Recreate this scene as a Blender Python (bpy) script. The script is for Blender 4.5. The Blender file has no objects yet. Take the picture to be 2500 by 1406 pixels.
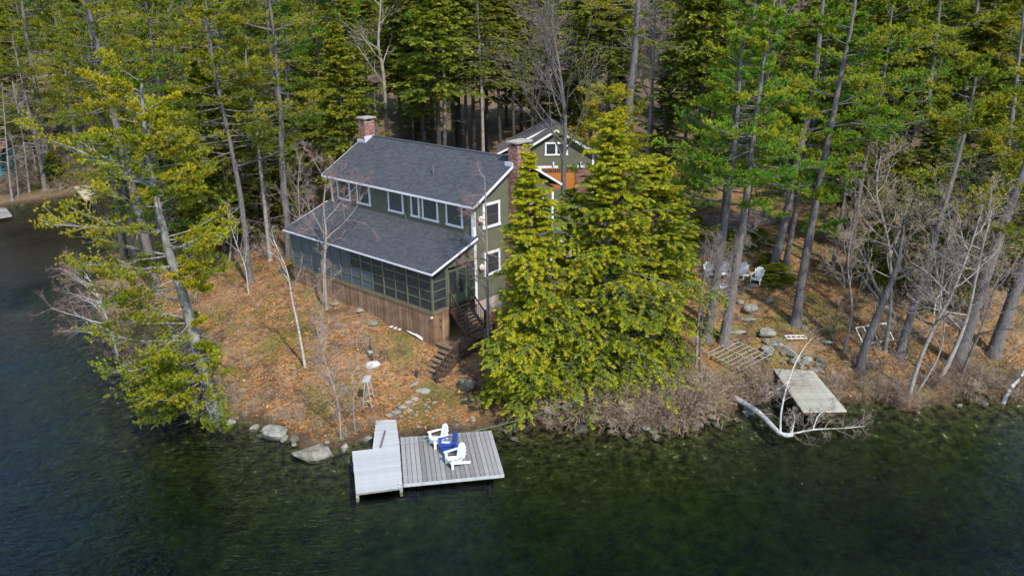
import bpy, math, random
import numpy as np
from mathutils import Vector, Matrix
S = bpy.context.scene
COL = S.collection
PI = math.pi

# ------------------------------------------------------------------ camera, world, sun, exposure
FPX = 1944.8; PIT = math.radians(19.735); ROL = math.radians(-0.603); CH = 20.5
_r0 = np.array([1., 0, 0]); _u0 = np.array([0, math.sin(PIT), math.cos(PIT)]); FW = np.array([0, math.cos(PIT), -math.sin(PIT)])
RT = math.cos(ROL)*_r0 + math.sin(ROL)*_u0
UP = -math.sin(ROL)*_r0 + math.cos(ROL)*_u0
CAM = np.array([0, 0, CH])
cd = bpy.data.cameras.new('camera'); cam = bpy.data.objects.new('camera', cd); COL.objects.link(cam)
cam.matrix_world = Matrix(((RT[0], UP[0], -FW[0], 0), (RT[1], UP[1], -FW[1], 0), (RT[2], UP[2], -FW[2], CH), (0, 0, 0, 1)))
cd.sensor_width = 36; cd.lens = FPX/2500*36; cd.clip_end = 2000; cd.clip_start = .5
S.camera = cam
SUN_AZ, SUN_EL = math.radians(150), math.radians(50)
w = bpy.data.worlds.new('World'); S.world = w; w.use_nodes = True
nt = w.node_tree; bg = nt.nodes['Background']
sky = nt.nodes.new('ShaderNodeTexSky'); sky.sky_type = 'NISHITA'; sky.sun_disc = False
sky.sun_elevation = SUN_EL; sky.sun_rotation = SUN_AZ; sky.air_density = 1.0; sky.dust_density = .8; sky.ozone_density = 3.0
nt.links.new(sky.outputs[0], bg.inputs[0]); bg.inputs[1].default_value = 0.15
sd = bpy.data.lights.new('sun', 'SUN'); so = bpy.data.objects.new('sun', sd); COL.objects.link(so)
sd.energy = 2.6; sd.angle = math.radians(1.5); sd.color = (1, .95, .87)
sv = Vector((math.sin(SUN_AZ)*math.cos(SUN_EL), math.cos(SUN_AZ)*math.cos(SUN_EL), math.sin(SUN_EL)))
so.rotation_euler = sv.to_track_quat('Z', 'Y').to_euler(); so.location = (40, -20, 60)
S.view_settings.view_transform = 'Standard'; S.view_settings.look = 'None'
S.view_settings.gamma = 1; S.view_settings.exposure = 1.27; S.view_settings.use_curve_mapping = False
cy = S.cycles
cy.use_denoising = True; cy.max_bounces = 6; cy.diffuse_bounces = 3; cy.glossy_bounces = 3; cy.transparent_max_bounces = 10
cy.transmission_bounces = 4; cy.caustics_reflective = False; cy.caustics_refractive = False; cy.sample_clamp_indirect = 4

# ------------------------------------------------------------------ picture -> place helpers
def ray(px, py): return (px-1250)/FPX*RT - (py-703)/FPX*UP + FW
def at(px, py, z):
    d = ray(px, py); return CAM + d*(z-CH)/d[2]
def atY(px, py, Y):
    d = ray(px, py); return CAM + d*(Y/d[1])

# ------------------------------------------------------------------ materials
def mat(name, col=(.5, .5, .5), rough=.8, metal=0, spec=.3, var=None, scale=5, bump=0, bscale=30, tint=None, tri=None, transl=0, stretch=None, coord='Object', detail=5, rnd=0):
    m = bpy.data.materials.new(name); m.use_nodes = True; n = m.node_tree; b = n.nodes['Principled BSDF']; L = n.links
    b.inputs['Base Color'].default_value = (*col, 1); b.inputs['Roughness'].default_value = rough
    b.inputs['Metallic'].default_value = metal; b.inputs['Specular IOR Level'].default_value = spec
    out = None
    tc = n.nodes.new('ShaderNodeTexCoord'); mp = n.nodes.new('ShaderNodeMapping'); L.new(tc.outputs[coord], mp.inputs[0])
    if stretch: mp.inputs['Scale'].default_value = stretch
    if var is not None:
        nz = n.nodes.new('ShaderNodeTexNoise'); nz.inputs['Scale'].default_value = scale; nz.inputs['Detail'].default_value = detail
        nz.inputs['Roughness'].default_value = .65
        L.new(mp.outputs[0], nz.inputs[0])
        cr = n.nodes.new('ShaderNodeValToRGB'); cr.color_ramp.elements[0].position = .3; cr.color_ramp.elements[1].position = .7
        cr.color_ramp.elements[0].color = (*var, 1); cr.color_ramp.elements[1].color = (*col, 1)
        L.new(nz.outputs[0], cr.inputs[0]); out = cr.outputs[0]
    if tint is not None:     # colour by per-leaf attribute: list of colours
        a = n.nodes.new('ShaderNodeAttribute'); a.attribute_name = 'tint'
        cr = n.nodes.new('ShaderNodeValToRGB'); e = cr.color_ramp.elements
        for k, c in enumerate(tint):
            p = k/(len(tint)-1)
            if k == 0: el = e[0]
            elif k == len(tint)-1: el = e[-1]
            else: el = e.new(p)
            el.position = p; el.color = (*c, 1)
        L.new(a.outputs['Fac'], cr.inputs[0])
        if out is not None:
            mx = n.nodes.new('ShaderNodeMix'); mx.data_type = 'RGBA'; mx.blend_type = 'MULTIPLY'; mx.inputs[0].default_value = 1
            L.new(out, mx.inputs[6]); L.new(cr.outputs[0], mx.inputs[7]); out = mx.outputs[2]
        else: out = cr.outputs[0]
    if rnd:
        oi = n.nodes.new('ShaderNodeObjectInfo'); hs = n.nodes.new('ShaderNodeHueSaturation')
        mr = n.nodes.new('ShaderNodeMapRange'); mr.inputs[3].default_value = 1-rnd; mr.inputs[4].default_value = 1+rnd
        L.new(oi.outputs['Random'], mr.inputs[0]); L.new(mr.outputs[0], hs.inputs['Value'])
        if out is not None: L.new(out, hs.inputs['Color'])
        else: hs.inputs['Color'].default_value = (*col, 1)
        out = hs.outputs[0]
    if out is not None: L.new(out, b.inputs['Base Color'])
    if bump:
        nb = n.nodes.new('ShaderNodeTexNoise'); nb.inputs['Scale'].default_value = bscale; nb.inputs['Detail'].default_value = 4
        L.new(mp.outputs[0], nb.inputs[0]); bp = n.nodes.new('ShaderNodeBump'); bp.inputs['Strength'].default_value = bump; bp.inputs['Distance'].default_value = .05
        L.new(nb.outputs[0], bp.inputs['Height']); L.new(bp.outputs[0], b.inputs['Normal'])
    if transl:
        tr = n.nodes.new('ShaderNodeBsdfTranslucent'); mx = n.nodes.new('ShaderNodeMixShader'); mx.inputs[0].default_value = transl
        if out is not None: L.new(out, tr.inputs[0])
        else: tr.inputs[0].default_value = (*col, 1)
        L.new(b.outputs[0], mx.inputs[1]); L.new(tr.outputs[0], mx.inputs[2]); L.new(mx.outputs[0], n.nodes['Material Output'].inputs[0])
    return m

M = {}
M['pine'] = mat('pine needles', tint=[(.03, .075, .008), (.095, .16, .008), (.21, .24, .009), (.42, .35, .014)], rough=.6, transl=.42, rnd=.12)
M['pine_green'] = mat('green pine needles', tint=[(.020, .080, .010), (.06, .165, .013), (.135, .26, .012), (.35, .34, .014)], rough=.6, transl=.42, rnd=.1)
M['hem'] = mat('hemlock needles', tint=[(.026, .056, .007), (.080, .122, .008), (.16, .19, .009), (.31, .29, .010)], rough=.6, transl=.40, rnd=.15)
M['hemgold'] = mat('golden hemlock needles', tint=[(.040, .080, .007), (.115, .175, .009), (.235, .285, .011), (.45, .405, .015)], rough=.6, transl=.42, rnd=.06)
M['bark'] = mat('grey brown bark', (.165, .15, .142), .95, var=(.065, .058, .054), scale=4, stretch=(3, 3, .6), bump=.6, bscale=14, rnd=.15)
M['bark_lichen'] = mat('lichened bark', (.25, .25, .22), .95, var=(.085, .075, .065), scale=5, stretch=(1, 1, .5), bump=.5, bscale=14)
M['bark_dark'] = mat('dark bark', (.075, .06, .05), .95, var=(.03, .025, .02), scale=3, stretch=(3, 3, .6), bump=.5, rnd=.3)
M['bark_grey'] = mat('pale grey bark', (.30, .27, .24), .9, var=(.14, .12, .10), scale=3, bump=.4, bscale=12, rnd=.15)
M['birch'] = mat('white birch bark', (.52, .51, .48), .7, var=(.12, .11, .10), scale=5, stretch=(1, 1, 2.5), detail=8)
M['twig'] = mat('grey brown twigs', (.24, .195, .165), .9, var=(.13, .10, .085), scale=2, rnd=.2)
M['twig_red'] = mat('reddish budding twigs', (.25, .13, .12), .9, var=(.17, .11, .10), scale=2, rnd=.15)
M['brush'] = mat('bare brush twigs', tint=[(.09, .06, .035), (.18, .125, .08), (.30, .24, .17), (.22, .12, .085)], rough=.9, rnd=.2)
M['roof'] = mat('slate grey asphalt shingles', tint=[(.046, .051, .058), (.055, .060, .067), (.063, .068, .076), (.072, .077, .085)], rough=.95, spec=.2, var=(.86, .86, .86), col=(1, 1, 1), scale=2.0, bump=.3, bscale=120)
M['roof_old'] = mat('weathered grey shingles', tint=[(.07, .07, .068), (.10, .098, .095), (.13, .125, .12)], rough=.95, var=(.8, .7, .6), col=(1, 1, 1), scale=1.2)
M['olive'] = mat('olive green clapboard paint', (.112, .112, .074), .75, var=(.092, .092, .062), scale=1.5)
M['olive_dk'] = mat('dark green frame paint', (.105, .125, .078), .6, var=(.085, .10, .062), scale=3)
M['white'] = mat('white trim paint', (.68, .70, .72), .5, var=(.56, .57, .59), scale=4)
M['chairwhite'] = mat('white chair paint', (.74, .74, .74), .45)
M['blue'] = mat('royal blue chair paint', (.012, .045, .24), .4, spec=.5)
M['brick'] = mat('red brown bricks', tint=[(.13, .055, .04), (.20, .09, .065), (.27, .14, .11), (.33, .23, .20)], rough=.9)
M['mortar'] = mat('pale mortar', (.34, .29, .26), .95)
M['capstone'] = mat('chimney cap stone', (.34, .32, .27), .95, var=(.2, .19, .16), scale=4, bump=.4)
M['flash'] = mat('lead flashing', (.55, .58, .62), .45, metal=.3)
M['skirt'] = mat('weathered cedar boards', tint=[(.20, .115, .068), (.28, .17, .10), (.35, .235, .15)], rough=.85, var=(.42, .40, .40), col=(1, 1, 1), scale=.9, detail=8, stretch=(1, 1, 1.5))
M['stairwood'] = mat('brown stained decking', (.20, .14, .085), .7, var=(.10, .066, .04), scale=3, stretch=(1, 6, 1), rnd=.12)
M['raildark'] = mat('dark brown rail stain', (.075, .045, .032), .7, var=(.045, .028, .02), scale=5)
M['plank'] = mat('silvered grey planks', (.26, .25, .24), .85, var=(.13, .122, .115), scale=3, stretch=(9, .8, 1), rnd=.3, detail=8)
M['plank_pale'] = mat('pale bleached planks', (.38, .39, .385), .8, var=(.25, .26, .26), scale=2.5, stretch=(.8, 12, 1), rnd=.07, detail=8)
M['plank_tan'] = mat('tan dock planks', (.42, .35, .24), .8, var=(.34, .28, .19), scale=4, rnd=.08)
M['plank_moss'] = mat('mossy grey planks', (.27, .26, .215), .9, var=(.17, .165, .13), scale=1.6, rnd=.12, detail=8)
M['timber'] = mat('dock timber', (.36, .33, .28), .85, var=(.2, .18, .15), scale=5)
M['darktimber'] = mat('dark wet timber', (.05, .04, .03), .8)
M['rock'] = mat('lichened granite', (.26, .26, .215), .95, var=(.075, .068, .05), scale=3.0, bump=.8, bscale=8, detail=9, rnd=.15)
M['rock_mid'] = mat('brown grey granite', (.25, .24, .19), .95, var=(.055, .045, .03), scale=2.4, bump=.9, bscale=7, detail=9)
M['rock_dk'] = mat('dark mossy stone', (.16, .15, .10), .95, var=(.06, .055, .04), scale=3, bump=.8, bscale=8, detail=8, rnd=.2)
M['flag'] = mat('flagstone', (.30, .29, .26), .9, var=(.19, .18, .16), scale=4, bump=.4, rnd=.15)
M['concrete'] = mat('white boulder', (.50, .49, .45), .9, var=(.3, .29, .26), scale=4, bump=.4)
M['black'] = mat('blackened post', (.02, .018, .016), .6, var=(.05, .035, .03), scale=8)
M['alu'] = mat('galvanised metal', (.45, .46, .46), .5, metal=.5)
M['pvc'] = mat('white plastic pipe', (.72, .72, .76), .4)
M['garage'] = mat('amber stained garage door', (.42, .16, .035), .55, var=(.34, .12, .025), scale=6, stretch=(1, 1, 6))
M['glassdark'] = mat('dark window glass', (.022, .024, .028), .08, spec=.8, var=(.055, .055, .06), scale=5, stretch=(9, 9, .4))
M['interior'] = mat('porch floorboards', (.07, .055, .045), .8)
M['linen'] = mat('pale linen', (.35, .36, .37), .8)
M['cream'] = mat('cream lamp housing', (.62, .55, .46), .5)
M['rope'] = mat('pale green rope', (.20, .30, .22), .7)
M['teal'] = mat('teal paint', (.02, .14, .16), .6)
M['brownroof'] = mat('brown shed shingles', (.12, .06, .04), .9)
M['leaf'] = mat('fallen leaves', tint=[(.12, .045, .018), (.29, .10, .025), (.42, .16, .04), (.48, .27, .11)], rough=.85, transl=.15)
M['grass'] = mat('grass and moss', tint=[(.05, .06, .012), (.11, .12, .015), (.20, .18, .02), (.27, .20, .05)], rough=.8, transl=.2)
# screen mesh: half see-through dark gauze with a dull sheen
def screen_mat(name, col, keep, gloss):
    m = bpy.data.materials.new(name); m.use_nodes = True; n = m.node_tree; b = n.nodes['Principled BSDF']; L = n.links
    b.inputs['Base Color'].default_value = (*col, 1); b.inputs['Roughness'].default_value = gloss; b.inputs['Specular IOR Level'].default_value = .6
    t = n.nodes.new('ShaderNodeBsdfTransparent'); mx = n.nodes.new('ShaderNodeMixShader'); mx.inputs[0].default_value = keep
    L.new(t.outputs[0], mx.inputs[1]); L.new(b.outputs[0], mx.inputs[2]); L.new(mx.outputs[0], n.nodes['Material Output'].inputs[0]); return m
M['screen'] = screen_mat('insect screen', (.045, .052, .058), .55, .25)
M['screen_reflect'] = screen_mat('insect screen with painted reflection', (.105, .13, .16), .62, .3)  # same screen made paler and bluish: its reflection is painted into the colour

# ------------------------------------------------------------------ mesh builder
class MB:
    def __init__(s): s.v = []; s.t = []; s.q = []; s.n = 0; s.a = []
    def add(s, v, t=None, q=None, a=None):
        v = np.asarray(v, dtype=np.float32).reshape(-1, 3); k = len(v)
        if t is not None and len(t): s.t.append(np.asarray(t, dtype=np.int64).reshape(-1, 3)+s.n)
        if q is not None and len(q): s.q.append(np.asarray(q, dtype=np.int64).reshape(-1, 4)+s.n)
        if a is None: a = np.full(k, .5)
        elif np.isscalar(a): a = np.full(k, a)
        s.a.append(np.asarray(a, dtype=np.float32)); s.v.append(v); s.n += k; return s
    def box(s, lo, hi, a=.5, T=None):
        x0, y0, z0 = lo; x1, y1, z1 = hi
        v = np.array([(x0, y0, z0), (x1, y0, z0), (x1, y1, z0), (x0, y1, z0), (x0, y0, z1), (x1, y0, z1), (x1, y1, z1), (x0, y1, z1)], float)
        if T is not None: v = np.array([list(T @ Vector(p)) for p in v])
        return s.add(v, q=[(3, 2, 1, 0), (4, 5, 6, 7), (0, 1, 5, 4), (1, 2, 6, 5), (2, 3, 7, 6), (3, 0, 4, 7)], a=a)
    def beam(s, A, B, w, h, a=.5, up=(0, 0, 1)):
        A = np.array(A, float); B = np.array(B, float); d = B-A; L = np.linalg.norm(d); d = d/L
        u = np.array(up, float); sd_ = np.cross(d, u)
        if np.linalg.norm(sd_) < 1e-4: sd_ = np.cross(d, (1, 0, 0))
        sd_ /= np.linalg.norm(sd_); u = np.cross(sd_, d)
        v = [P+sx*sd_*w/2+sz*u*h/2 for P in (A, B) for sx, sz in ((-1, -1), (1, -1), (1, 1), (-1, 1))]
        return s.add(v, q=[(3, 2, 1, 0), (4, 5, 6, 7), (0, 1, 5, 4), (1, 2, 6, 5), (2, 3, 7, 6), (3, 0, 4, 7)], a=a)
    def tube(s, pts, rad, k=8, a=.5, cap=True):
        P = np.asarray(pts, float); R = np.broadcast_to(np.asarray(rad, float), (len(P),)); n = len(P)
        D = np.gradient(P, axis=0); D /= np.linalg.norm(D, axis=1)[:, None]+1e-9
        ref = np.where(np.abs(D[:, 2:3]) > .9, [[1., 0, 0]], [[0, 0, 1.]])
        X = np.cross(D, ref); X /= np.linalg.norm(X, axis=1)[:, None]; Y = np.cross(D, X)
        th = np.arange(k)*2*PI/k
        v = P[:, None]+R[:, None, None]*(np.cos(th)[None, :, None]*X[:, None]+np.sin(th)[None, :, None]*Y[:, None])
        i = np.arange(n-1)[:, None]*k; j = np.arange(k)[None]; j2 = (j+1) % k
        q = np.stack([i+j, i+j2, i+k+j2, i+k+j], -1).reshape(-1, 4)
        s.add(v.reshape(-1, 3), q=q, a=a)
        if cap:
            for e, sg in ((0, 1), (n-1, -1)):
                vv = np.vstack([v[e], P[e]]); t = [(j_, (j_+1) % k, k)[::sg] for j_ in range(k)]
                s.add(vv, t=t, a=a)
        return s
    def segs(s, A, B, r0, r1, k=3, a=.5):
        n = len(A)
        if n == 0: return s
        D = B-A; D = D/(np.linalg.norm(D, axis=1)[:, None]+1e-9)
        if k == 2:      # hair thin twigs: one narrow blade each, turned at random
            X = np.cross(D, np.random.RandomState(n).normal(0, 1, (n, 3))); X /= np.linalg.norm(X, axis=1)[:, None]+1e-9
            q0 = np.reshape(r0, (-1, 1))*1.25; q1 = np.reshape(r1, (-1, 1))*1.25; v = np.stack([A-X*q0, A+X*q0, B+X*q1, B-X*q1], 1).reshape(-1, 3)
            return s.add(v, q=np.arange(4*n).reshape(-1, 4), a=a if np.isscalar(a) else np.repeat(a, 4))
        ref = np.where(np.abs(D[:, 2:3]) > .9, [[1., 0, 0]], [[0, 0, 1.]])
        X = np.cross(D, ref); X /= np.linalg.norm(X, axis=1)[:, None]+1e-9; Y = np.cross(D, X)
        th = np.arange(k)*2*PI/k; o = np.cos(th)[None, :, None]*X[:, None]+np.sin(th)[None, :, None]*Y[:, None]
        v = np.stack([A[:, None]+o*np.reshape(r0, (-1, 1, 1)), B[:, None]+o*np.reshape(r1, (-1, 1, 1))], 1)
        i = np.arange(n)[:, None]*2*k; j = np.arange(k)[None]; j2 = (j+1) % k
        q = np.stack([i+j, i+j2, i+k+j2, i+k+j], -1).reshape(-1, 4)
        if not np.isscalar(a): a = np.repeat(a, 2*k)
        return s.add(v.reshape(-1, 3), q=q, a=a)
    def mesh(s, name):
        me = bpy.data.meshes.new(name)
        V = np.vstack(s.v) if s.v else np.zeros((0, 3)); T = np.vstack(s.t) if s.t else np.zeros((0, 3), int); Q = np.vstack(s.q) if s.q else np.zeros((0, 4), int)
        me.vertices.add(len(V)); me.vertices.foreach_set('co', V.astype(np.float32).ravel())
        nl = T.size+Q.size; me.loops.add(nl); me.polygons.add(len(T)+len(Q))
        me.loops.foreach_set('vertex_index', np.concatenate([T.ravel(), Q.ravel()]).astype(np.int32))
        st = np.concatenate([np.arange(len(T))*3, T.size+np.arange(len(Q))*4]).astype(np.int32)
        me.polygons.foreach_set('loop_start', st)
        me.update(calc_edges=True); me.polygons.foreach_set('use_smooth', [False]*len(me.polygons))
        at_ = me.attributes.new('tint', 'FLOAT', 'POINT'); at_.data.foreach_set('value', np.concatenate(s.a) if s.a else [])
        return me
    def build(s, name, m, parent=None, smooth=False, loc=None):
        me = s.mesh(name); me.materials.append(M[m] if isinstance(m, str) else m)
        if smooth: me.polygons.foreach_set('use_smooth', [True]*len(me.polygons))
        return link(name, me, parent, loc)
def link(name, me, parent=None, loc=None):
    o = bpy.data.objects.new(name, me); COL.objects.link(o)
    if parent: o.parent = parent
    if loc is not None: o.location = [float(c) for c in loc]
    return o
def tag(o, label=None, cat=None, group=None, kind=None):
    if label: o['label'] = label
    if cat: o['category'] = cat
    if group: o['group'] = group
    if kind: o['kind'] = kind
    return o
def empty(name, loc, label, cat, rz=0, group=None):
    o = bpy.data.objects.new(name, None); COL.objects.link(o); o.location = [float(c) for c in loc]; o.rotation_euler = (0, 0, rz)
    o.empty_display_size = .3
    return tag(o, label, cat, group)
def copy_tree(o, parent=None, nolabel=True):
    c = o.copy(); COL.objects.link(c); c.parent = parent
    for ch in [x for x in KIDS.get(o.name, [])]: copy_tree(ch, c)
    return c
KIDS = {}
def index_kids():
    KIDS.clear()
    for o in COL.objects:
        if o.parent: KIDS.setdefault(o.parent.name, []).append(o)
def stuff(o): o['kind'] = 'stuff'; return o

# value noise (numpy)
_rn = np.random.RandomState(7); _tab = _rn.rand(256, 256)
def vnoise(x, y):
    xi = np.floor(x).astype(int); yi = np.floor(y).astype(int); fx = x-xi; fy = y-yi
    fx = fx*fx*(3-2*fx); fy = fy*fy*(3-2*fy); g = lambda a, b: _tab[a % 256, b % 256]
    return (g(xi, yi)*(1-fx)+g(xi+1, yi)*fx)*(1-fy)+(g(xi, yi+1)*(1-fx)+g(xi+1, yi+1)*fx)*fy
def fbm(x, y, o=4):
    r = 0; a = .5
    for k in range(o): r = r+a*vnoise(x*2**k+17*k, y*2**k+31*k); a *= .5
    return r

# ------------------------------------------------------------------ terrain
shore_px = [(-60, 512), (0, 510), (60, 497), (110, 490), (180, 478), (215, 470), (260, 472), (310, 500), (300, 540), (250, 600), (232, 680), (240, 740), (265, 810), (290, 872), (340, 935), (420, 990), (500, 1032), (560, 1030), (640, 1040), (700, 1068), (760, 1092), (830, 1092), (905, 1072), (975, 1066), (1100, 1058), (1210, 1045), (1280, 1048), (1400, 1045), (1500, 1040), (1560, 1052), (1650, 1045), (1720, 1018), (1800, 1005), (1880, 985), (1960, 985), (2060, 985), (2150, 985), (2230, 1002), (2350, 972), (2440, 988), (2560, 985)]
SH = [at(px, py, 0)[:2] for px, py in shore_px]
SH = [(-300, 70), (-120, 82)]+[tuple(p) for p in SH]+[(60, 37), (120, 30), (300, 20)]
POLY = np.array(SH+[(300, 500), (-300, 500)])
def sdist(x, y):
    d = np.full(x.shape, 1e9)
    for a, b in zip(np.array(SH[:-1]), np.array(SH[1:])):
        ab = b-a; t = np.clip(((x-a[0])*ab[0]+(y-a[1])*ab[1])/(ab@ab), 0, 1)
        d = np.minimum(d, np.hypot(x-a[0]-t*ab[0], y-a[1]-t*ab[1]))
    ins = np.zeros(x.shape, bool); n = len(POLY)
    for i in range(n):
        a = POLY[i]; b = POLY[(i+1) % n]
        if a[1] == b[1]: continue
        c = ((a[1] > y) != (b[1] > y)) & (x < (b[0]-a[0])*(y-a[1])/(b[1]-a[1])+a[0]); ins ^= c
    return np.where(ins, d, -d)
CT = np.array([(-4.79, 42.86, 1.45), (-3.97, 41.99, 1.00), (-4.87, 40.24, 0.50), (-2.79, 41.20, 0.80), (-0.88, 42.44, 1.15), (-5.84, 41.25, 0.75), (-3.18, 43.16, 1.30), (-7.63, 44.20, 1.60),  (-15, 52.5, 2.4), (0, 55, 3.4), (6, 64, 4.4), (6, 76, 5.1), (-2, 68, 4.9), (-10, 75, 5.2), (-12, 48, 2.0), (-12, 41.3, 1.1), (-19, 54.7, 1.6), (-18.5, 58.3, 2.0), (-16, 39, .6), (-8, 41.3, 1.2), (14.5, 51.5, 3.0), (17, 44.4, 2.1), (11.5, 43.5, 1.5), (14.5, 60.6, 3.9), (20, 61.6, 4.1), (5, 45, 1.9), (26, 45, 1.9), (22, 40, .9), (35, 50, 3.0), (30, 65, 4.8), (-30, 72, 2.6), (-40, 97, 2.4), (-58, 99, 1.2), (-70, 110, 3), (-30, 110, 7), (0, 100, 7), (40, 110, 10), (80, 110, 14), (0, 150, 17), (-80, 170, 22), (80, 170, 28), (0, 250, 48), (-120, 260, 50), (120, 260, 50), (80, 60, 7), (150, 100, 20), (-150, 150, 16), (250, 350, 80), (-250, 350, 80), (0, 420, 95), (250, 60, 20), (-22, 47, 1.0), (-26, 55, 1.2)])
def _rbf():
    P = CT[:, :2]; n = len(P); D = np.hypot(P[:, None, 0]-P[None, :, 0], P[:, None, 1]-P[None, :, 1])
    A = np.zeros((n+1, n+1)); A[:n, :n] = -D; A[:n, n] = 1; A[n, :n] = 1
    return np.linalg.solve(A, np.append(CT[:, 2], 0))
_w = _rbf()
def G(x, y):
    r = np.full(x.shape, _w[-1])
    for k in range(len(CT)): r = r-_w[k]*np.hypot(x-CT[k, 0], y-CT[k, 1])
    return r
def axis(lo, hi, f0, f1, fine, grow=1.09):
    c = list(np.arange(f0, f1, fine)); s = fine; v = f1
    up = []
    while v < hi: up.append(v); s *= grow; v += s
    up.append(hi); dn = []; s = fine; v = f0-fine*grow
    while v > lo: dn.append(v); s *= grow; v -= s
    dn.append(lo); return np.array(dn[::-1]+c+up)
GX = axis(-290, 290, -36, 32, .34); GY = axis(4, 480, 28, 64, .32)
XX, YY = np.meshgrid(GX, GY, indexing='ij')
_d = sdist(XX, YY)
_d2 = _d+(fbm(XX*.9, YY*.9)-.47)*1.3
sm = lambda t: np.clip(t, 0, 1)**2*(3-2*np.clip(t, 0, 1))
GG = G(XX, YY)
land = .30*(1-np.exp(-np.maximum(_d2, 0)/.25))+(GG-.30)*sm(np.maximum(_d2, 0)/9+.02)*(_d2 > 0)
bed = -(.06+.24*np.maximum(-_d2, 0)+.12*np.clip(-_d2, 0, 1)); bed = np.maximum(bed, -2.4+.7*fbm(XX*.2, YY*.2)-2.6*np.clip((-XX-6)/14, 0, 1))
rough = (fbm(XX*.55, YY*.55)-.47)*.45+(fbm(XX*2.1+9, YY*2.1)-.47)*.16
ZZ = np.where(_d2 > 0, land+rough*sm(_d2/2.5), bed+((fbm(XX*1.3, YY*1.3)-.47)*.35+np.maximum(fbm(XX*2.6+5, YY*2.6, 2)-.42, 0)*.5)*sm(-_d2/1.5))
def hgt(x, y):
    x = np.atleast_1d(np.asarray(x, float)); y = np.atleast_1d(np.asarray(y, float))
    i = np.clip(np.searchsorted(GX, x)-1, 0, len(GX)-2); j = np.clip(np.searchsorted(GY, y)-1, 0, len(GY)-2)
    fx = (x-GX[i])/(GX[i+1]-GX[i]); fy = (y-GY[j])/(GY[j+1]-GY[j])
    return ZZ[i, j]*(1-fx)*(1-fy)+ZZ[i+1, j]*fx*(1-fy)+ZZ[i, j+1]*(1-fx)*fy+ZZ[i+1, j+1]*fx*fy
def H1(x, y): return float(hgt(x, y)[0])
def ground(px, py):
    d = ray(px, py); ts = np.linspace(20, 400, 3000)*1.0
    P = CAM[None]+ts[:, None]*d[None]/np.linalg.norm(d); h = hgt(P[:, 0], P[:, 1]); k = np.argmax(P[:, 2] < h)
    p = P[k]; return np.array([p[0], p[1], h[k]])

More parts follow.
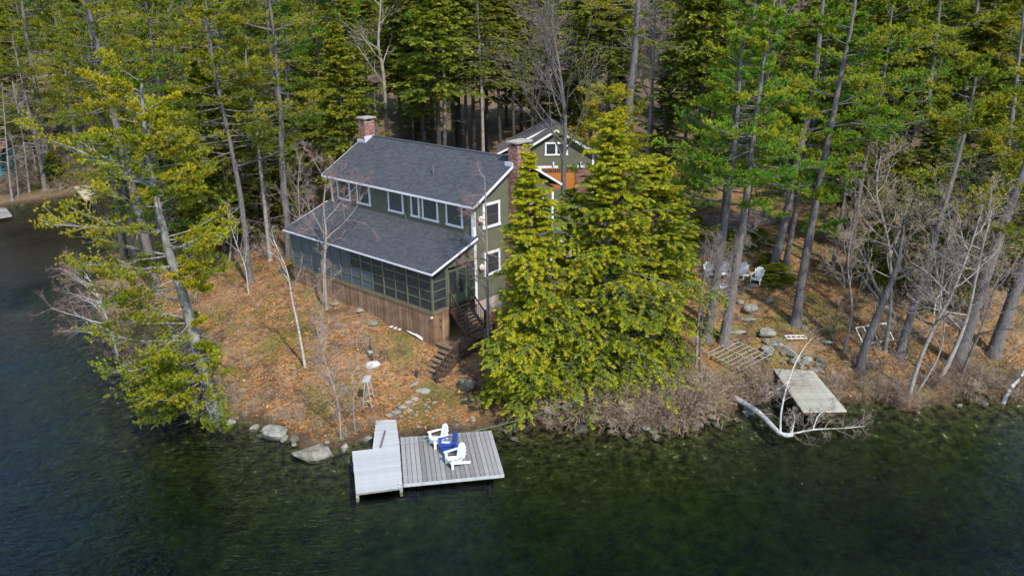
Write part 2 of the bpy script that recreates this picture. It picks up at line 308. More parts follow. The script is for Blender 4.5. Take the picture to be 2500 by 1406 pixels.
def terrain():
    n, m_ = XX.shape; V = np.stack([XX, YY, ZZ], -1).reshape(-1, 3)
    i = np.arange(n-1)[:, None]*m_; j = np.arange(m_-1)[None]
    q = np.stack([i+j, i+m_+j, i+m_+j+1, i+j+1], -1).reshape(-1, 4)
    b = MB(); b.add(V, q=q, a=np.clip(_d2, -10, 30).ravel())
    m = bpy.data.materials.new('leaf littered ground'); m.use_nodes = True; n_ = m.node_tree; L = n_.links; p = n_.nodes['Principled BSDF']
    p.inputs['Roughness'].default_value = .95; p.inputs['Specular IOR Level'].default_value = .15
    tc = n_.nodes.new('ShaderNodeTexCoord'); ge = tc.outputs['Object']
    def noise(s, d=6, r=.6):
        k = n_.nodes.new('ShaderNodeTexNoise'); k.inputs['Scale'].default_value = s; k.inputs['Detail'].default_value = d; k.inputs['Roughness'].default_value = r; L.new(ge, k.inputs[0]); return k.outputs[0]
    def ramp(f, st):
        k = n_.nodes.new('ShaderNodeValToRGB'); e = k.color_ramp.elements
        for idx, (po, c) in enumerate(st):
            el = e[0] if idx == 0 else (e[1] if idx == len(st)-1 else e.new(po)); el.position = po; el.color = (*c, 1)
        L.new(f, k.inputs[0]); return k.outputs[0]
    def mixc(f, a, b_):
        k = n_.nodes.new('ShaderNodeMix'); k.data_type = 'RGBA'; L.new(f, k.inputs[0]); L.new(a, k.inputs[6]); L.new(b_, k.inputs[7]); return k.outputs[2]
    litter = ramp(noise(3.5, 10, .75), [(.32, (.060, .032, .016)), (.45, (.16, .085, .038)), (.55, (.28, .125, .045)), (.7, (.38, .22, .10))])
    moss = ramp(noise(5, 9, .7), [(.3, (.045, .045, .012)), (.5, (.11, .105, .02)), (.7, (.20, .16, .045))])
    mm = ramp(noise(.35, 6, .65), [(.46, (0, 0, 0)), (.60, (1, 1, 1))])
    c = mixc(mm, litter, moss)
    soil = ramp(noise(4, 8, .7), [(.35, (.035, .024, .016)), (.65, (.13, .085, .06))])
    mb_ = ramp(noise(.6, 7, .7), [(.5, (0, 0, 0)), (.62, (1, 1, 1))])
    c = mixc(mb_, c, soil)
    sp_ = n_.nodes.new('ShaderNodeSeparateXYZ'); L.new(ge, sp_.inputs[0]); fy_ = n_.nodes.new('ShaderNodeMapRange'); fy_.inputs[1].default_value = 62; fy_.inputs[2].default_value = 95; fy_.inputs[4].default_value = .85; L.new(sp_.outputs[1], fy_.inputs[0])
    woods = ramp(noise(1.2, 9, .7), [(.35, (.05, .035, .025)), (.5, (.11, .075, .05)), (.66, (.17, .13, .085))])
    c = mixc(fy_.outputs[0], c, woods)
    # lake bed below the waterline
    at_ = n_.nodes.new('ShaderNodeAttribute'); at_.attribute_name = 'tint'
    stones = ramp(noise(2.6, 8, .65), [(.40, (.008, .006, .003)), (.48, (.07, .048, .017)), (.55, (.20, .14, .05)), (.66, (.10, .10, .04))])
    deep = ramp(noise(1.1, 9, .75), [(.38, (.012, .022, .008)), (.5, (.040, .055, .015)), (.64, (.11, .115, .03))])
    mr = n_.nodes.new('ShaderNodeMapRange'); mr.inputs[1].default_value = -7; mr.inputs[2].default_value = -1; L.new(at_.outputs['Fac'], mr.inputs[0])
    bedc = mixc(mr.outputs[0], deep, stones)
    wr = n_.nodes.new('ShaderNodeMapRange'); wr.inputs[1].default_value = .9; wr.inputs[2].default_value = .25; wr.inputs[3].default_value = 0; wr.inputs[4].default_value = .9; L.new(at_.outputs['Fac'], wr.inputs[0])
    peat = ramp(noise(5, 8, .7), [(.35, (.016, .011, .007)), (.65, (.07, .048, .03))])
    c = mixc(wr.outputs[0], c, peat)
    lt = n_.nodes.new('ShaderNodeMapRange'); lt.inputs[1].default_value = -.05; lt.inputs[2].default_value = .12; L.new(at_.outputs['Fac'], lt.inputs[0])
    c = mixc(lt.outputs[0], bedc, c)
    L.new(c, p.inputs['Base Color'])
    bp = n_.nodes.new('ShaderNodeBump'); bp.inputs['Strength'].default_value = .8; bp.inputs['Distance'].default_value = .08
    L.new(noise(9, 6, .7), bp.inputs['Height']); L.new(bp.outputs[0], p.inputs['Normal'])
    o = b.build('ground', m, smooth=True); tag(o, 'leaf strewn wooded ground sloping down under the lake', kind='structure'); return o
terrain()

def water():
    m = bpy.data.materials.new('lake water'); m.use_nodes = True; n = m.node_tree; L = n.links
    for k in list(n.nodes):
        if k.type == 'BSDF_PRINCIPLED': n.nodes.remove(k)
    out = n.nodes['Material Output']
    tr = n.nodes.new('ShaderNodeBsdfTransparent'); gl = n.nodes.new('ShaderNodeBsdfGlossy'); gl.inputs['Roughness'].default_value = .05
    fr = n.nodes.new('ShaderNodeFresnel'); fr.inputs[0].default_value = 1.33; mx = n.nodes.new('ShaderNodeMixShader')
    tc = n.nodes.new('ShaderNodeTexCoord'); mp = n.nodes.new('ShaderNodeMapping'); mp.inputs['Scale'].default_value = (1.0, 2.2, 1); mp.inputs['Rotation'].default_value = (0, 0, -.5)
    L.new(tc.outputs['Object'], mp.inputs[0])
    n1 = n.nodes.new('ShaderNodeTexNoise'); n1.inputs['Scale'].default_value = 2.2; n1.inputs['Detail'].default_value = 4; n1.inputs['Roughness'].default_value = .5; L.new(mp.outputs[0], n1.inputs[0])
    n2 = n.nodes.new('ShaderNodeTexNoise'); n2.inputs['Scale'].default_value = .10; n2.inputs['Detail'].default_value = 3; L.new(tc.outputs['Object'], n2.inputs[0])
    mr = n.nodes.new('ShaderNodeMapRange'); mr.inputs[1].default_value = .35; mr.inputs[2].default_value = .65; mr.inputs[3].default_value = .25; mr.inputs[4].default_value = 1.0; L.new(n2.outputs[0], mr.inputs[0])
    mu = n.nodes.new('ShaderNodeMath'); mu.operation = 'MULTIPLY'; L.new(n1.outputs[0], mu.inputs[0]); L.new(mr.outputs[0], mu.inputs[1])
    bp = n.nodes.new('ShaderNodeBump'); bp.inputs['Strength'].default_value = 1; bp.inputs['Distance'].default_value = .16; L.new(mu.outputs[0], bp.inputs['Height'])
    L.new(bp.outputs[0], gl.inputs['Normal']); L.new(bp.outputs[0], fr.inputs['Normal'])
    L.new(fr.outputs[0], mx.inputs[0]); L.new(tr.outputs[0], mx.inputs[1]); L.new(gl.outputs[0], mx.inputs[2]); L.new(mx.outputs[0], out.inputs[0])
    va = n.nodes.new('ShaderNodeVolumeAbsorption'); va.inputs[0].default_value = (.38, .57, .32, 1); va.inputs[1].default_value = .85; L.new(va.outputs[0], out.inputs['Volume'])
    b = MB(); b.box((-289, 5, -8), (289, 479, 0)); o = b.build('water', m); tag(o, 'dark green rippled lake water', kind='structure')
water()

# ------------------------------------------------------------------ plants
def unit(v): return v/(np.linalg.norm(v, axis=-1, keepdims=True)+1e-9)
def grow(r, P, D, L, R, m, wob, bend=(0, 0, 0), tip=.25):
    n = len(P); pts = np.zeros((n, m+1, 3)); pts[:, 0] = P; d = unit(D.copy()); st = (L/m)[:, None]
    for k in range(m):
        pts[:, k+1] = pts[:, k]+d*st
        d = unit(d+r.normal(0, wob, (n, 3))+np.asarray(bend))
    f = 1-(1-tip)*np.linspace(0, 1, m+1)[None]
    return pts, R[:, None]*f
def addpl(b, pts, rad, k=3, a=.5):
    n, m, _ = pts.shape
    A = pts[:, :-1].reshape(-1, 3); B = pts[:, 1:].reshape(-1, 3)
    aa = a if np.isscalar(a) else np.repeat(a, m-1)
    b.segs(A, B, rad[:, :-1].ravel(), rad[:, 1:].ravel(), k, aa)
def kids(r, pts, rad, per, t0, t1, ang, lf, L, flat=0, even=False):
    """start points, directions, lengths, radii of side shoots"""
    n, m, _ = pts.shape; m -= 1
    idx = np.repeat(np.arange(n), per)
    t = r.uniform(t0, t1, n*per) if not even else np.tile(np.linspace(t0, t1, per), n)+r.uniform(-.03, .03, n*per)
    t = np.clip(t, 0, .999)*m; s = np.floor(t).astype(int); f = (t-s)[:, None]
    A = pts[idx, s]; B = pts[idx, s+1]; P = A*(1-f)+B*f; d = unit(B-A)
    rnd = r.normal(0, 1, (n*per, 3)); side = unit(np.cross(d, rnd))
    if flat:
        h = unit(np.cross(d, np.array([[0, 0, 1.]]))); sg = np.where(np.arange(n*per) % 2 == 0, 1, -1)[:, None]
        side = unit(h*sg*flat+side*(1-flat))
    an = np.radians(r.uniform(ang[0], ang[1], n*per))[:, None]
    D = d*np.cos(an)+side*np.sin(an)
    LL = L[idx]*r.uniform(lf[0], lf[1], n*per)*(1.15-.5*t/m)
    RR = (rad[idx, s])*.5
    return P, D, LL, RR, idx
def needles(b, r, Q, D, k, ln, wd, up, spread, tint, flatten=1.0):
    n = len(Q); Q = np.repeat(Q, k, 0); D = np.repeat(D, k, 0); t = np.repeat(tint, k)
    rv = r.normal(0, 1, (n*k, 3)); rv[:, 2] *= flatten
    d = unit(D+unit(rv)*spread+np.array([0, 0, up])); s = ln*r.uniform(.6, 1.15, n*k)[:, None]
    wv = unit(np.cross(d, r.normal(0, 1, (n*k, 3))))*wd*r.uniform(.7, 1.3, n*k)[:, None]
    tip = Q+d*s; tri = np.stack([Q-wv, Q+wv, tip], 1).reshape(-1, 3)
    i = np.arange(n*k)[:, None]*3+np.arange(3)[None]
    tt = np.repeat(np.clip(t+r.uniform(-.12, .12, n*k), 0, 1), 3); tt[2::3] = np.clip(tt[2::3]+.12, 0, 1)
    b.add(tri, t=i, a=tt)
def path3(px, Y, lean=0):
    """pixel path -> 3d points; the first on the ground, the rest on the upright plane at its distance"""
    B = ground(*px[0]); n = len(px)
    P = [B]+[atY(x, y, B[1]+lean*k/(n-1)) for k, (x, y) in enumerate(px) if k]
    return np.array(P)
def smooth_path(P, m=14):
    n = len(P); t = np.linspace(0, n-1, m); i = np.clip(t.astype(int), 0, n-2); f = (t-i)[:, None]
    P = np.asarray(P, float); Pm = P[np.clip(i-1, 0, n-1)]; P0 = P[i]; P1 = P[i+1]; P2 = P[np.clip(i+2, 0, n-1)]
    return .5*((2*P0)+(-Pm+P1)*f+(2*Pm-5*P0+4*P1-P2)*f*f+(-Pm+3*P0-3*P1+P2)*f**3)
def trunk_mesh(b, P, r0, r1, k=9, flare=1.5, seed=0):
    n = len(P); t = np.linspace(0, 1, n); R = r0+(r1-r0)*t**.9
    R[0] *= flare; P = P.copy(); P[0, 2] -= .25
    if n > 2:
        q = P[0]*.9+P[1]*.1; q = P[0]+(P[1]-P[0])*min(.5, .7/max(.1, np.linalg.norm(P[1]-P[0])))
        P = np.vstack([P[:1], q, P[1:]]); R = np.concatenate([R[:1], [r0*1.05], R[1:]])
    b.tube(P, R, k, .5); return b

def pine_parts(seed, P, r0, start, spread, nb=46, profile='dome', dens=1.0, needle=.165, azf=None, dead=6, tintb=.5, tw=12, low=None):
    r = np.random.RandomState(seed); tb = MB(); trunk_mesh(tb, P, r0, r0*.16)
    fb = MB(); n = len(P); Ls = np.concatenate([[0], np.cumsum(np.linalg.norm(np.diff(P, axis=0), axis=1))]); H = Ls[-1]
    def pt(s):
        s = np.clip(s, 0, H); return np.stack([np.interp(s, Ls, P[:, c]) for c in range(3)], -1)
    # whorls
    u = start+(1-start)*np.sort(r.rand(nb)**.9); az = r.rand(nb)*2*PI
    f = (u-start)/(1-start)
    if profile == 'dome': Lb = spread*np.clip(np.sin(PI*np.clip(.22+.78*(1-f), 0, 1))*.35+(1-f)**.7*.75, .16, 1)
    elif profile == 'flat': Lb = spread*np.clip((1-f)**.45, .2, 1)
    else: Lb = spread*np.clip(1-f, .1, 1)**.8
    Lb = Lb*r.uniform(.55, 1.12, nb)
    if azf is not None: Lb = Lb*azf(az, f)
    if low is not None:
        n_, a0, sp_, l0 = low; ul = r.uniform(.04, .24, n_); u = np.concatenate([u, ul]); az = np.concatenate([az, a0+r.normal(0, sp_, n_)]); f = np.concatenate([f, np.full(n_, .02)]); Lb = np.concatenate([Lb, l0*r.uniform(.55, 1.1, n_)])
    keep = Lb > .35; u = u[keep]; az = az[keep]; f = f[keep]; Lb = Lb[keep]; nb = len(u)
    el = np.radians(-4+38*f**2+r.normal(0, 7, nb)); D = np.stack([np.cos(az)*np.cos(el), np.sin(az)*np.cos(el), np.sin(el)], -1)
    S0 = pt(u*H); R = np.clip(Lb*.014, .018, .07)
    p1, rr1 = grow(r, S0, D, Lb, R, 6, .09, (0, 0, .035), .3); addpl(tb, p1, rr1, 4)
    # secondary
    P2, D2, L2, R2, i2 = kids(r, p1, rr1, tw, .34, .98, (35, 62), (.20, .42), Lb, flat=.85)
    L2 = np.clip(L2, .25, 1.7); p2, rr2 = grow(r, P2, D2, L2, np.clip(R2, .008, .03), 3, .12, (0, 0, .10), .5); addpl(tb, p2, rr2, 2)
    tb_ = r.rand(nb)*.45+tintb-.22+.12*f
    tw_ = tb_[i2]+r.normal(0, .07, len(i2))
    P3, D3, L3, R3, i3 = kids(r, p2, rr2, 5, .15, 1, (25, 60), (.25, .5), L2, flat=.6)
    L3 = np.clip(L3, .15, .5); p3 = P3+unit(D3+np.array([0, 0, .25]))*L3[:, None]
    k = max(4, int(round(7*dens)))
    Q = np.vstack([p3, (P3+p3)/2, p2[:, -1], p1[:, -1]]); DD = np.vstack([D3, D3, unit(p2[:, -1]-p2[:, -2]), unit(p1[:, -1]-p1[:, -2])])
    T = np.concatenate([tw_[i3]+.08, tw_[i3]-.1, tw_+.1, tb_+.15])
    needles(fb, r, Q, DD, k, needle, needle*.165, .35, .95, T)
    # dead lower stubs
    if dead:
        ud = r.uniform(max(.08, start*.35), max(start+.12, .3), dead); azd = r.rand(dead)*2*PI
        Dd = np.stack([np.cos(azd), np.sin(azd), r.uniform(-.25, .2, dead)], -1); Ld = r.uniform(.5, .55*spread+.6, dead)
        pd, rd = grow(r, pt(ud*H), Dd, Ld, np.full(dead, .03), 4, .16, (0, 0, -.02), .2); addpl(tb, pd, rd, 3)
        a, b_, c, d_, e = kids(r, pd, rd, 4, .3, 1, (30, 70), (.2, .5), Ld); pe, re = grow(r, a, b_, c, np.full(len(a), .010), 2, .2); addpl(tb, pe, re, 2)
    return tb, fb

def hemlock_parts(seed, P, r0, start, spread, nb=230, dens=1.0, leaf=.13, azf=None, pw=.85, tintb=.45, droop=-.10, tw=9, top=.08):
    r = np.random.RandomState(seed); tb = MB(); trunk_mesh(tb, P, r0, .03, 7, 1.3)
    Ls = np.concatenate([[0], np.cumsum(np.linalg.norm(np.diff(P, axis=0), axis=1))]); H = Ls[-1]
    pt = lambda s: np.stack([np.interp(np.clip(s, 0, H), Ls, P[:, c]) for c in range(3)], -1)
    u = start+(1-start)*np.sort(r.rand(nb)); f = (u-start)/(1-start); az = (np.arange(nb)*2.399+r.normal(0, .5, nb))
    Lb = spread*np.clip(top+(1-f)**pw, .05, 1.1)*r.uniform(.50, 1.14, nb)
    lob = 1+.24*np.sin(az*3+seed)+.20*np.sin(f*17+az*2+seed)+.14*np.sin(f*41-az*4+seed*2); Lb = Lb*lob
    if azf is not None: Lb = Lb*azf(az, f)
    keep = Lb > .15; u, f, az, Lb = u[keep], f[keep], az[keep], Lb[keep]; nb = len(u)
    el = np.radians(12+32*f+r.normal(0, 8, nb)); D = np.stack([np.cos(az)*np.cos(el), np.sin(az)*np.cos(el), np.sin(el)], -1)
    p1, r1 = grow(r, pt(u*H), D, Lb, np.clip(Lb*.010, .01, .04), 6, .05, (0, 0, droop), .25); addpl(tb, p1, r1, 3)
    P2, D2, L2, R2, i2 = kids(r, p1, r1, tw, .22, 1, (38, 60), (.18, .36), Lb, flat=.9)
    L2 = np.clip(L2, .18, .95); p2, r2 = grow(r, P2, D2, L2, np.full(len(P2), .007), 3, .07, (0, 0, droop*1.3), .5); addpl(tb, p2, r2, 2)
    fb = MB(); n2 = len(p2); t1 = (r.rand(nb)*.35+tintb-.2+.15*f)[i2]
    # flat feathery sprays along the twigs, lighter at the tips
    for t, add in ((.15, -.15), (.4, -.05), (.65, .04), (.85, .14), (1.0, .26)):
        s = t*3; k = min(int(s), 2); q = p2[:, k]*(1-(s-k))+p2[:, k+1]*(s-k); d = unit(p2[:, k+1]-p2[:, k])
        sd_ = unit(np.cross(d, np.array([[0, 0, 1.]])))
        for sg in (-1, 1, 0):
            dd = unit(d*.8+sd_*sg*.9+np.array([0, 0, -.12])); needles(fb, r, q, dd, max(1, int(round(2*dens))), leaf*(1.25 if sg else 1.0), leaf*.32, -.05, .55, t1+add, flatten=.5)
    return tb, fb

def bare_parts(seed, P, r0, start, nl=7, L=4.0, ang=(25, 55), up=.06, per=(6, 6, 5), wob=.12, tiprad=.006, lenf=((.35, .65), (.35, .6), (.3, .55)), azf=None, kk=5, t0=.25, fork=None, bend=None):
    r = np.random.RandomState(seed); tb = MB(); trunk_mesh(tb, P, r0, r0*.22, 8, 1.35)
    Ls = np.concatenate([[0], np.cumsum(np.linalg.norm(np.diff(P, axis=0), axis=1))]); H = Ls[-1]
    pt = lambda s: np.stack([np.interp(np.clip(s, 0, H), Ls, P[:, c]) for c in range(3)], -1)
    u = start+(1-start)*(np.arange(nl)+r.rand(nl)*.8)/nl; az = r.rand(nl)*2*PI if azf is None else azf(r, nl)
    A = pt(u*H); dt = unit(pt(u*H+.3)-pt(u*H-.3)); side = np.stack([np.cos(az), np.sin(az), np.zeros(nl)], -1)
    an = np.radians(r.uniform(ang[0], ang[1], nl))[:, None]; D = dt*np.cos(an)+side*np.sin(an)
    LL = L*(1.1-.55*(u-start)/(1-start+1e-6))*r.uniform(.7, 1.15, nl)
    bd = (0, 0, up) if bend is None else bend
    p, q = grow(r, A, D, LL, np.clip(r0*.42*(1.1-.6*u), .02, .3), 7, wob, bd, .2); addpl(tb, p, q, 5)
    tw = MB(); Lc = LL
    for lv, n_ in enumerate(per):
        if lv == 0: pp, qq = np.concatenate([p]), q
        a, d, l, rr, idx = kids(r, pp, qq, n_, t0 if lv == 0 else .2, 1, (22, 58), lenf[lv], Lc)
        l = np.clip(l, .12, 5); pp, qq = grow(r, a, d, l, np.clip(rr, tiprad, .12), (5, 4, 3, 2)[lv], wob*1.1, bd, .3); Lc = l
        addpl(tb if lv == 0 else tw, pp, qq, (4, 3, 2, 2)[lv])
    return tb, tw

def place_tree(name, parts, mats, names, label, cat='tree', group=None, base=None, kinds=None):
    base = np.zeros(3) if base is None else np.asarray(base, float)
    e = empty(name, base, label, cat, group=group)
    for b, m, nm in zip(parts, mats, names):
        if b.n == 0: continue
        for k in range(len(b.v)): b.v[k] = (b.v[k]-base).astype(np.float32)
        b.build(nm, m, e, smooth=(nm == 'trunk'))
    return e

def pine(seed, px, label, r0=.26, start=.35, spread=3.6, lean=0, bark='bark', fol='pine', group='white pines', **k):
    P = path3(px, 0, lean); Ps = smooth_path(P, 16)
    return place_tree('white_pine', pine_parts(seed, Ps, r0, start, spread, **k), (bark, fol), ('trunk', 'crown'), label, group=group, base=P[0])
def hemlock(seed, px, label, r0=.2, start=.08, spread=3.0, lean=0, bark='bark', fol='hem', group='hemlocks', **k):
    P = path3(px, 0, lean); Ps = smooth_path(P, 12)
    return place_tree('hemlock_tree', hemlock_parts(seed, Ps, r0, start, spread, **k), (bark, fol), ('trunk', 'crown'), label, group=group, base=P[0])
def bare(seed, px, label, r0=.16, start=.35, lean=0, bark='bark_grey', twig='twig', group='leafless trees', name='leafless_tree', **k):
    P = path3(px, 0, lean); Ps = smooth_path(P, 16)
    return place_tree(name, bare_parts(seed, Ps, r0, start, **k), (bark, twig), ('trunk', 'twigs'), label, group=group, base=P[0])

toward = lambda a0, k=.6: (lambda az, f: 1+k*np.cos(az-a0))
# --- the leaning pine on the point
pine(11, [(528, 1022), (490, 890), (455, 745), (420, 640), (395, 545), (365, 400), (350, 280), (345, 190)], 'big lichened white pine leaning over the water at the left point', r0=.34, start=.14, spread=5.4, nb=104, tw=16, needle=.155, dens=1.0, bark='bark_lichen', tintb=.58, low=(34, PI*1.22, .75, 3.3), profile='dome', azf=lambda az, f: (1+.28*np.cos(az-PI*1.1))*np.where(f < .28, np.where(np.cos(az-PI*1.25) > -.1, .80, .30), 1)*np.where((f > .28) & (f < .38), .6, 1), dead=16)
# --- tall pines at the left, behind
LB = ' at the left behind the point'
pine(12, [(388, 718), (340, 525), (290, 330), (250, 165), (225, 60), (205, -40), (190, -160)], 'tall white pine with thick trunk'+LB+'', r0=.34, start=.36, spread=5.4, nb=66, tintb=.5, profile='flat')
pine(13, [(116, 430), (103, 300), (85, 200), (62, 70), (50, -20), (35, -150)], 'tall white pine at far left rising behind the small dock', r0=.42, start=.28, spread=6.8, nb=70, tintb=.62, tw=14)
pine(14, [(612, 692), (590, 500), (562, 350), (525, 180), (508, 60), (498, -60)], 'slim tall white pine between the left point and the house', r0=.22, start=.40, spread=4.8, nb=70, tintb=.52, profile='flat')
pine(15, [(660, 637), (640, 450), (625, 310), (605, 200), (600, 120)], 'thin pine with broken lower limbs just left of the house', r0=.17, start=.66, spread=1.8, nb=20, dead=30, bark='bark_grey', group='white pines')
pine(16, [(712, 480), (700, 390), (690, 310), (665, 170), (648, 0), (640, -120)], 'stout white pine left of the left chimney', r0=.34, start=.45, spread=4.5, nb=48, dead=16, tintb=.5)
pine(17, [(850, 400), (848, 300), (842, 200), (830, 60), (826, -60), (824, -160)], 'tall straight pine rising behind the left chimney', r0=.30, start=.50, spread=4.5, nb=36, dead=14, fol='pine_green', tintb=.4)
pine(18, [(790, 420), (782, 250), (772, 80), (765, -80)], 'dark pine trunk behind the left end of the roof', r0=.26, start=.62, spread=4.0, nb=28, dead=10, fol='pine_green', tintb=.35, bark='bark_dark')
bare(19, [(948, 420), (945, 331), (936, 182), (924, 114), (927, 43), (935, -60)], 'pale old hardwood with broken white limbs behind the roof ridge', r0=.24, start=.45, nl=9, L=4.6, per=(5, 5, 4), up=.05)
pine(20, [(1088, 440), (1086, 358), (1084, 199), (1080, 60), (1078, -60), (1076, -140)], 'pale straight pine trunk with dead limbs above the roof ridge', r0=.22, start=.60, spread=3.6, nb=34, dead=34, bark='bark_grey', fol='pine_green', tintb=.3)
hemlock(21, [(1180, 440), (1178, 300), (1172, 150), (1165, 0), (1160, -120)], 'hemlock with grey trunk right of the roof middle', start=.42, spread=3.4, nb=200, bark='bark_grey')
# --- around the garage
pine(22, [(1528, 500), (1536, 250), (1548, 150), (1557, 20), (1566, -120), (1572, -220)], 'huge dark trunked white pine right of the garage', r0=.42, start=.60, spread=5.4, nb=34, dead=22, tintb=.72, tw=14, bark='bark')
pine(23, [(1480, 560), (1482, 400), (1478, 300), (1480, 222)], 'bright yellow green pine top right above the garage eave', r0=.18, start=.45, spread=4.2, nb=50, profile='flat', tintb=.66, tw=14)
bare(24, [(1574, 440), (1580, 370), (1590, 250), (1596, 130), (1600, 20), (1602, -60)], 'pale leafless tree beside the huge pine right of the garage', r0=.20, start=.35, nl=11, L=4.2, per=(6, 5, 5))
bare(25, [(1610, 440), (1625, 300), (1645, 150), (1660, 20)], 'brown leafless tree leaning right behind the tall pines', r0=.14, start=.3, nl=9, L=3.6, per=(5, 5, 5), bark='bark_dark')
bare(26, [(1378, 668), (1376, 500), (1376, 400), (1380, 300), (1370, 200), (1352, 90), (1335, 0)], 'large leafless tree fanning up in front of the garage', r0=.21, start=.42, nl=20, L=5.8, ang=(20, 45), up=.10, per=(7, 6, 4), wob=.07, azf=lambda r, n: PI+r.normal(0, 1.2, n), bark='bark')
# --- right hand stand of pines
R_ = ' in the right hand stand of pines'
pine(30, [(1725, 829), (1750, 680), (1775, 500), (1795, 330), (1805, 200), (1812, 90)], 'dark pine trunk left of a pair standing below the white chairs', r0=.31, start=.46, spread=4.2, nb=56, profile='flat', fol='pine_green', tintb=.6, bark='bark')
pine(31, [(1766, 839), (1793, 677), (1820, 500), (1840, 330), (1862, 170), (1880, 40)], 'dark pine trunk right of the pair standing below the white chairs', r0=.31, start=.50, spread=4.0, nb=52, profile='flat', fol='pine_green', tintb=.55, bark='bark')
pine(32, [(1765, 575), (1780, 430), (1800, 300), (1822, 160), (1840, 40), (1855, -80)], 'thick pine trunk by the track above the white chairs', r0=.36, start=.14, spread=4.4, nb=56, profile='flat', tw=14, fol='pine_green', tintb=.55)
pine(33, [(1815, 575), (1832, 430), (1860, 250), (1895, 80), (1910, -60)], 'second pine trunk by the track just right of the thick one', r0=.30, start=.22, spread=3.9, nb=48, profile='flat', tw=14, fol='pine_green', tintb=.45)
pine(34, [(1885, 662), (1912, 560), (1945, 400), (1985, 230), (2000, 100), (2015, -60), (2022, -160)], 'tall pine with green mound at its foot right of the white chairs', r0=.33, start=.20, spread=4.0, nb=52, profile='flat', tw=14, fol='pine_green', tintb=.62)
pine(35, [(1918, 645), (1938, 540), (1962, 400), (1990, 300), (2012, 180), (2028, 40)], 'slimmer pine trunk shaded behind the tall pine with the green mound', r0=.22, start=.58, spread=3.4, nb=32, fol='pine_green', tintb=.45)
pine(36, [(1942, 790), (1965, 640), (1987, 520), (2010, 400), (2040, 250), (2060, 150), (2085, 30), (2100, -120)], 'tallest smooth grey pine trunk standing alone in the orange needles', r0=.30, start=.26, spread=4.4, nb=54, profile='flat', tw=14, azf=lambda az, f: np.where(f < .4, .5, 1.0), fol='pine_green', tintb=.66, dead=10)
pine(37, [(2029, 668), (2050, 560), (2072, 400), (2100, 200), (2120, 30)], 'thin shaded pine trunk, left of two in the dark gap right of the lone pine', r0=.17, start=.5, spread=3.4, nb=36, fol='pine_green', tintb=.4)
pine(38, [(2069, 662), (2085, 560), (2110, 400), (2150, 230), (2170, 100), (2185, -60)], 'thin shaded pine trunk, right of two in the dark gap right of the lone pine', r0=.22, start=.30, spread=5.2, nb=52, fol='pine_green', tintb=.65, profile='flat')
pine(39, [(2192, 875), (2240, 720), (2286, 569), (2330, 420), (2365, 280), (2390, 150)], 'pine leaning right behind the gnarled tree on the right bank', r0=.26, start=.56, spread=3.0, nb=26, dead=26, tintb=.5)
pine(40, [(2333, 890), (2400, 690), (2463, 515), (2530, 330), (2570, 180)], 'heavy pine trunk leaning right near the right edge', r0=.42, start=.5, spread=3.4, nb=30, dead=26, tintb=.6)
pine(41, [(2423, 868), (2500, 649), (2560, 480), (2600, 300)], 'thick pine trunk leaving the frame at the right edge', r0=.40, start=.55, spread=4.0, nb=34, dead=20, tintb=.6)
pine(42, [(2440, 560), (2455, 400), (2475, 250), (2490, 120), (2505, -20)], 'pine at upper right with scattered yellow green tufts', r0=.30, start=.30, spread=3.8, nb=34, tintb=.62, dead=16)
pine(43, [(2240, 560), (2255, 380), (2270, 220), (2290, 60), (2300, -80)], 'broad pine behind the lone grey trunk, its bright plates reaching right', r0=.28, start=.28, spread=5.6, nb=48, fol='pine_green', tintb=.68, profile='flat', tw=14)
# --- leafless trees, right bank
bare(50, [(2098, 908), (2112, 850), (2139, 778), (2180, 680), (2200, 600), (2205, 545)], 'gnarled stout leafless tree with forked pale limbs on the right bank', r0=.30, start=.45, nl=10, L=5.0, ang=(35, 80), per=(6, 5, 5), wob=.17, up=.04, bark='bark', twig='brush')
bare(51, [(2216, 978), (2245, 880), (2290, 780), (2323, 719), (2370, 600), (2400, 500)], 'pale leaning leafless tree rooted at the waterline on the right bank', r0=.13, start=.35, nl=11, L=4.2, ang=(30, 70), per=(6, 6, 5), wob=.14, twig='brush')
bare(52, [(2228, 975), (2275, 900), (2300, 840), (2310, 740), (2330, 650)], 'second thin stem beside the pale leaning tree at the waterline', r0=.08, start=.35, nl=9, L=3.2, per=(5, 5, 5), wob=.14)
bare(53, [(2288, 938), (2333, 848), (2365, 760), (2390, 640), (2420, 520)], 'grey leafless tree in front of the heavy leaning pine', r0=.15, start=.3, nl=13, L=4.4, ang=(35, 80), per=(6, 6, 4), wob=.14)
bare(54, [(2340, 940), (2362, 880), (2400, 790), (2450, 640)], 'dark crooked leafless tree right of the heavy leaning pine base', r0=.11, start=.3, nl=11, L=3.8, ang=(35, 80), per=(6, 5, 5), wob=.15, bark='bark')
bare(55, [(2448, 985), (2470, 945), (2500, 908), (2560, 800), (2600, 700)], 'white birch leaning out at the right edge of the frame', r0=.12, start=.25, nl=8, L=2.8, per=(5, 5, 4), bark='birch', name='birch_tree')
bare(56, [(1697, 930), (1703, 810), (1712, 720), (1728, 640)], 'thin twin stemmed tree in front of the left dark pine trunk', r0=.085, start=.45, nl=12, L=3.0, ang=(35, 75), per=(7, 6, 4), wob=.13, azf=lambda r, n: r.uniform(-1.2, 1.6, n))
bare(57, [(1708, 922), (1712, 800), (1735, 700), (1790, 610)], 'thin tree whose spray of twigs screens the white chairs', r0=.06, start=.55, nl=10, L=2.8, ang=(35, 70), per=(7, 6, 4), wob=.12, bark='bark')
bare(58, [(2060, 860), (2080, 760), (2070, 640), (2090, 520)], 'slender leafless tree behind the grey platform', r0=.09, start=.3, nl=10, L=3.0, per=(6, 6, 4), wob=.15, twig='brush')
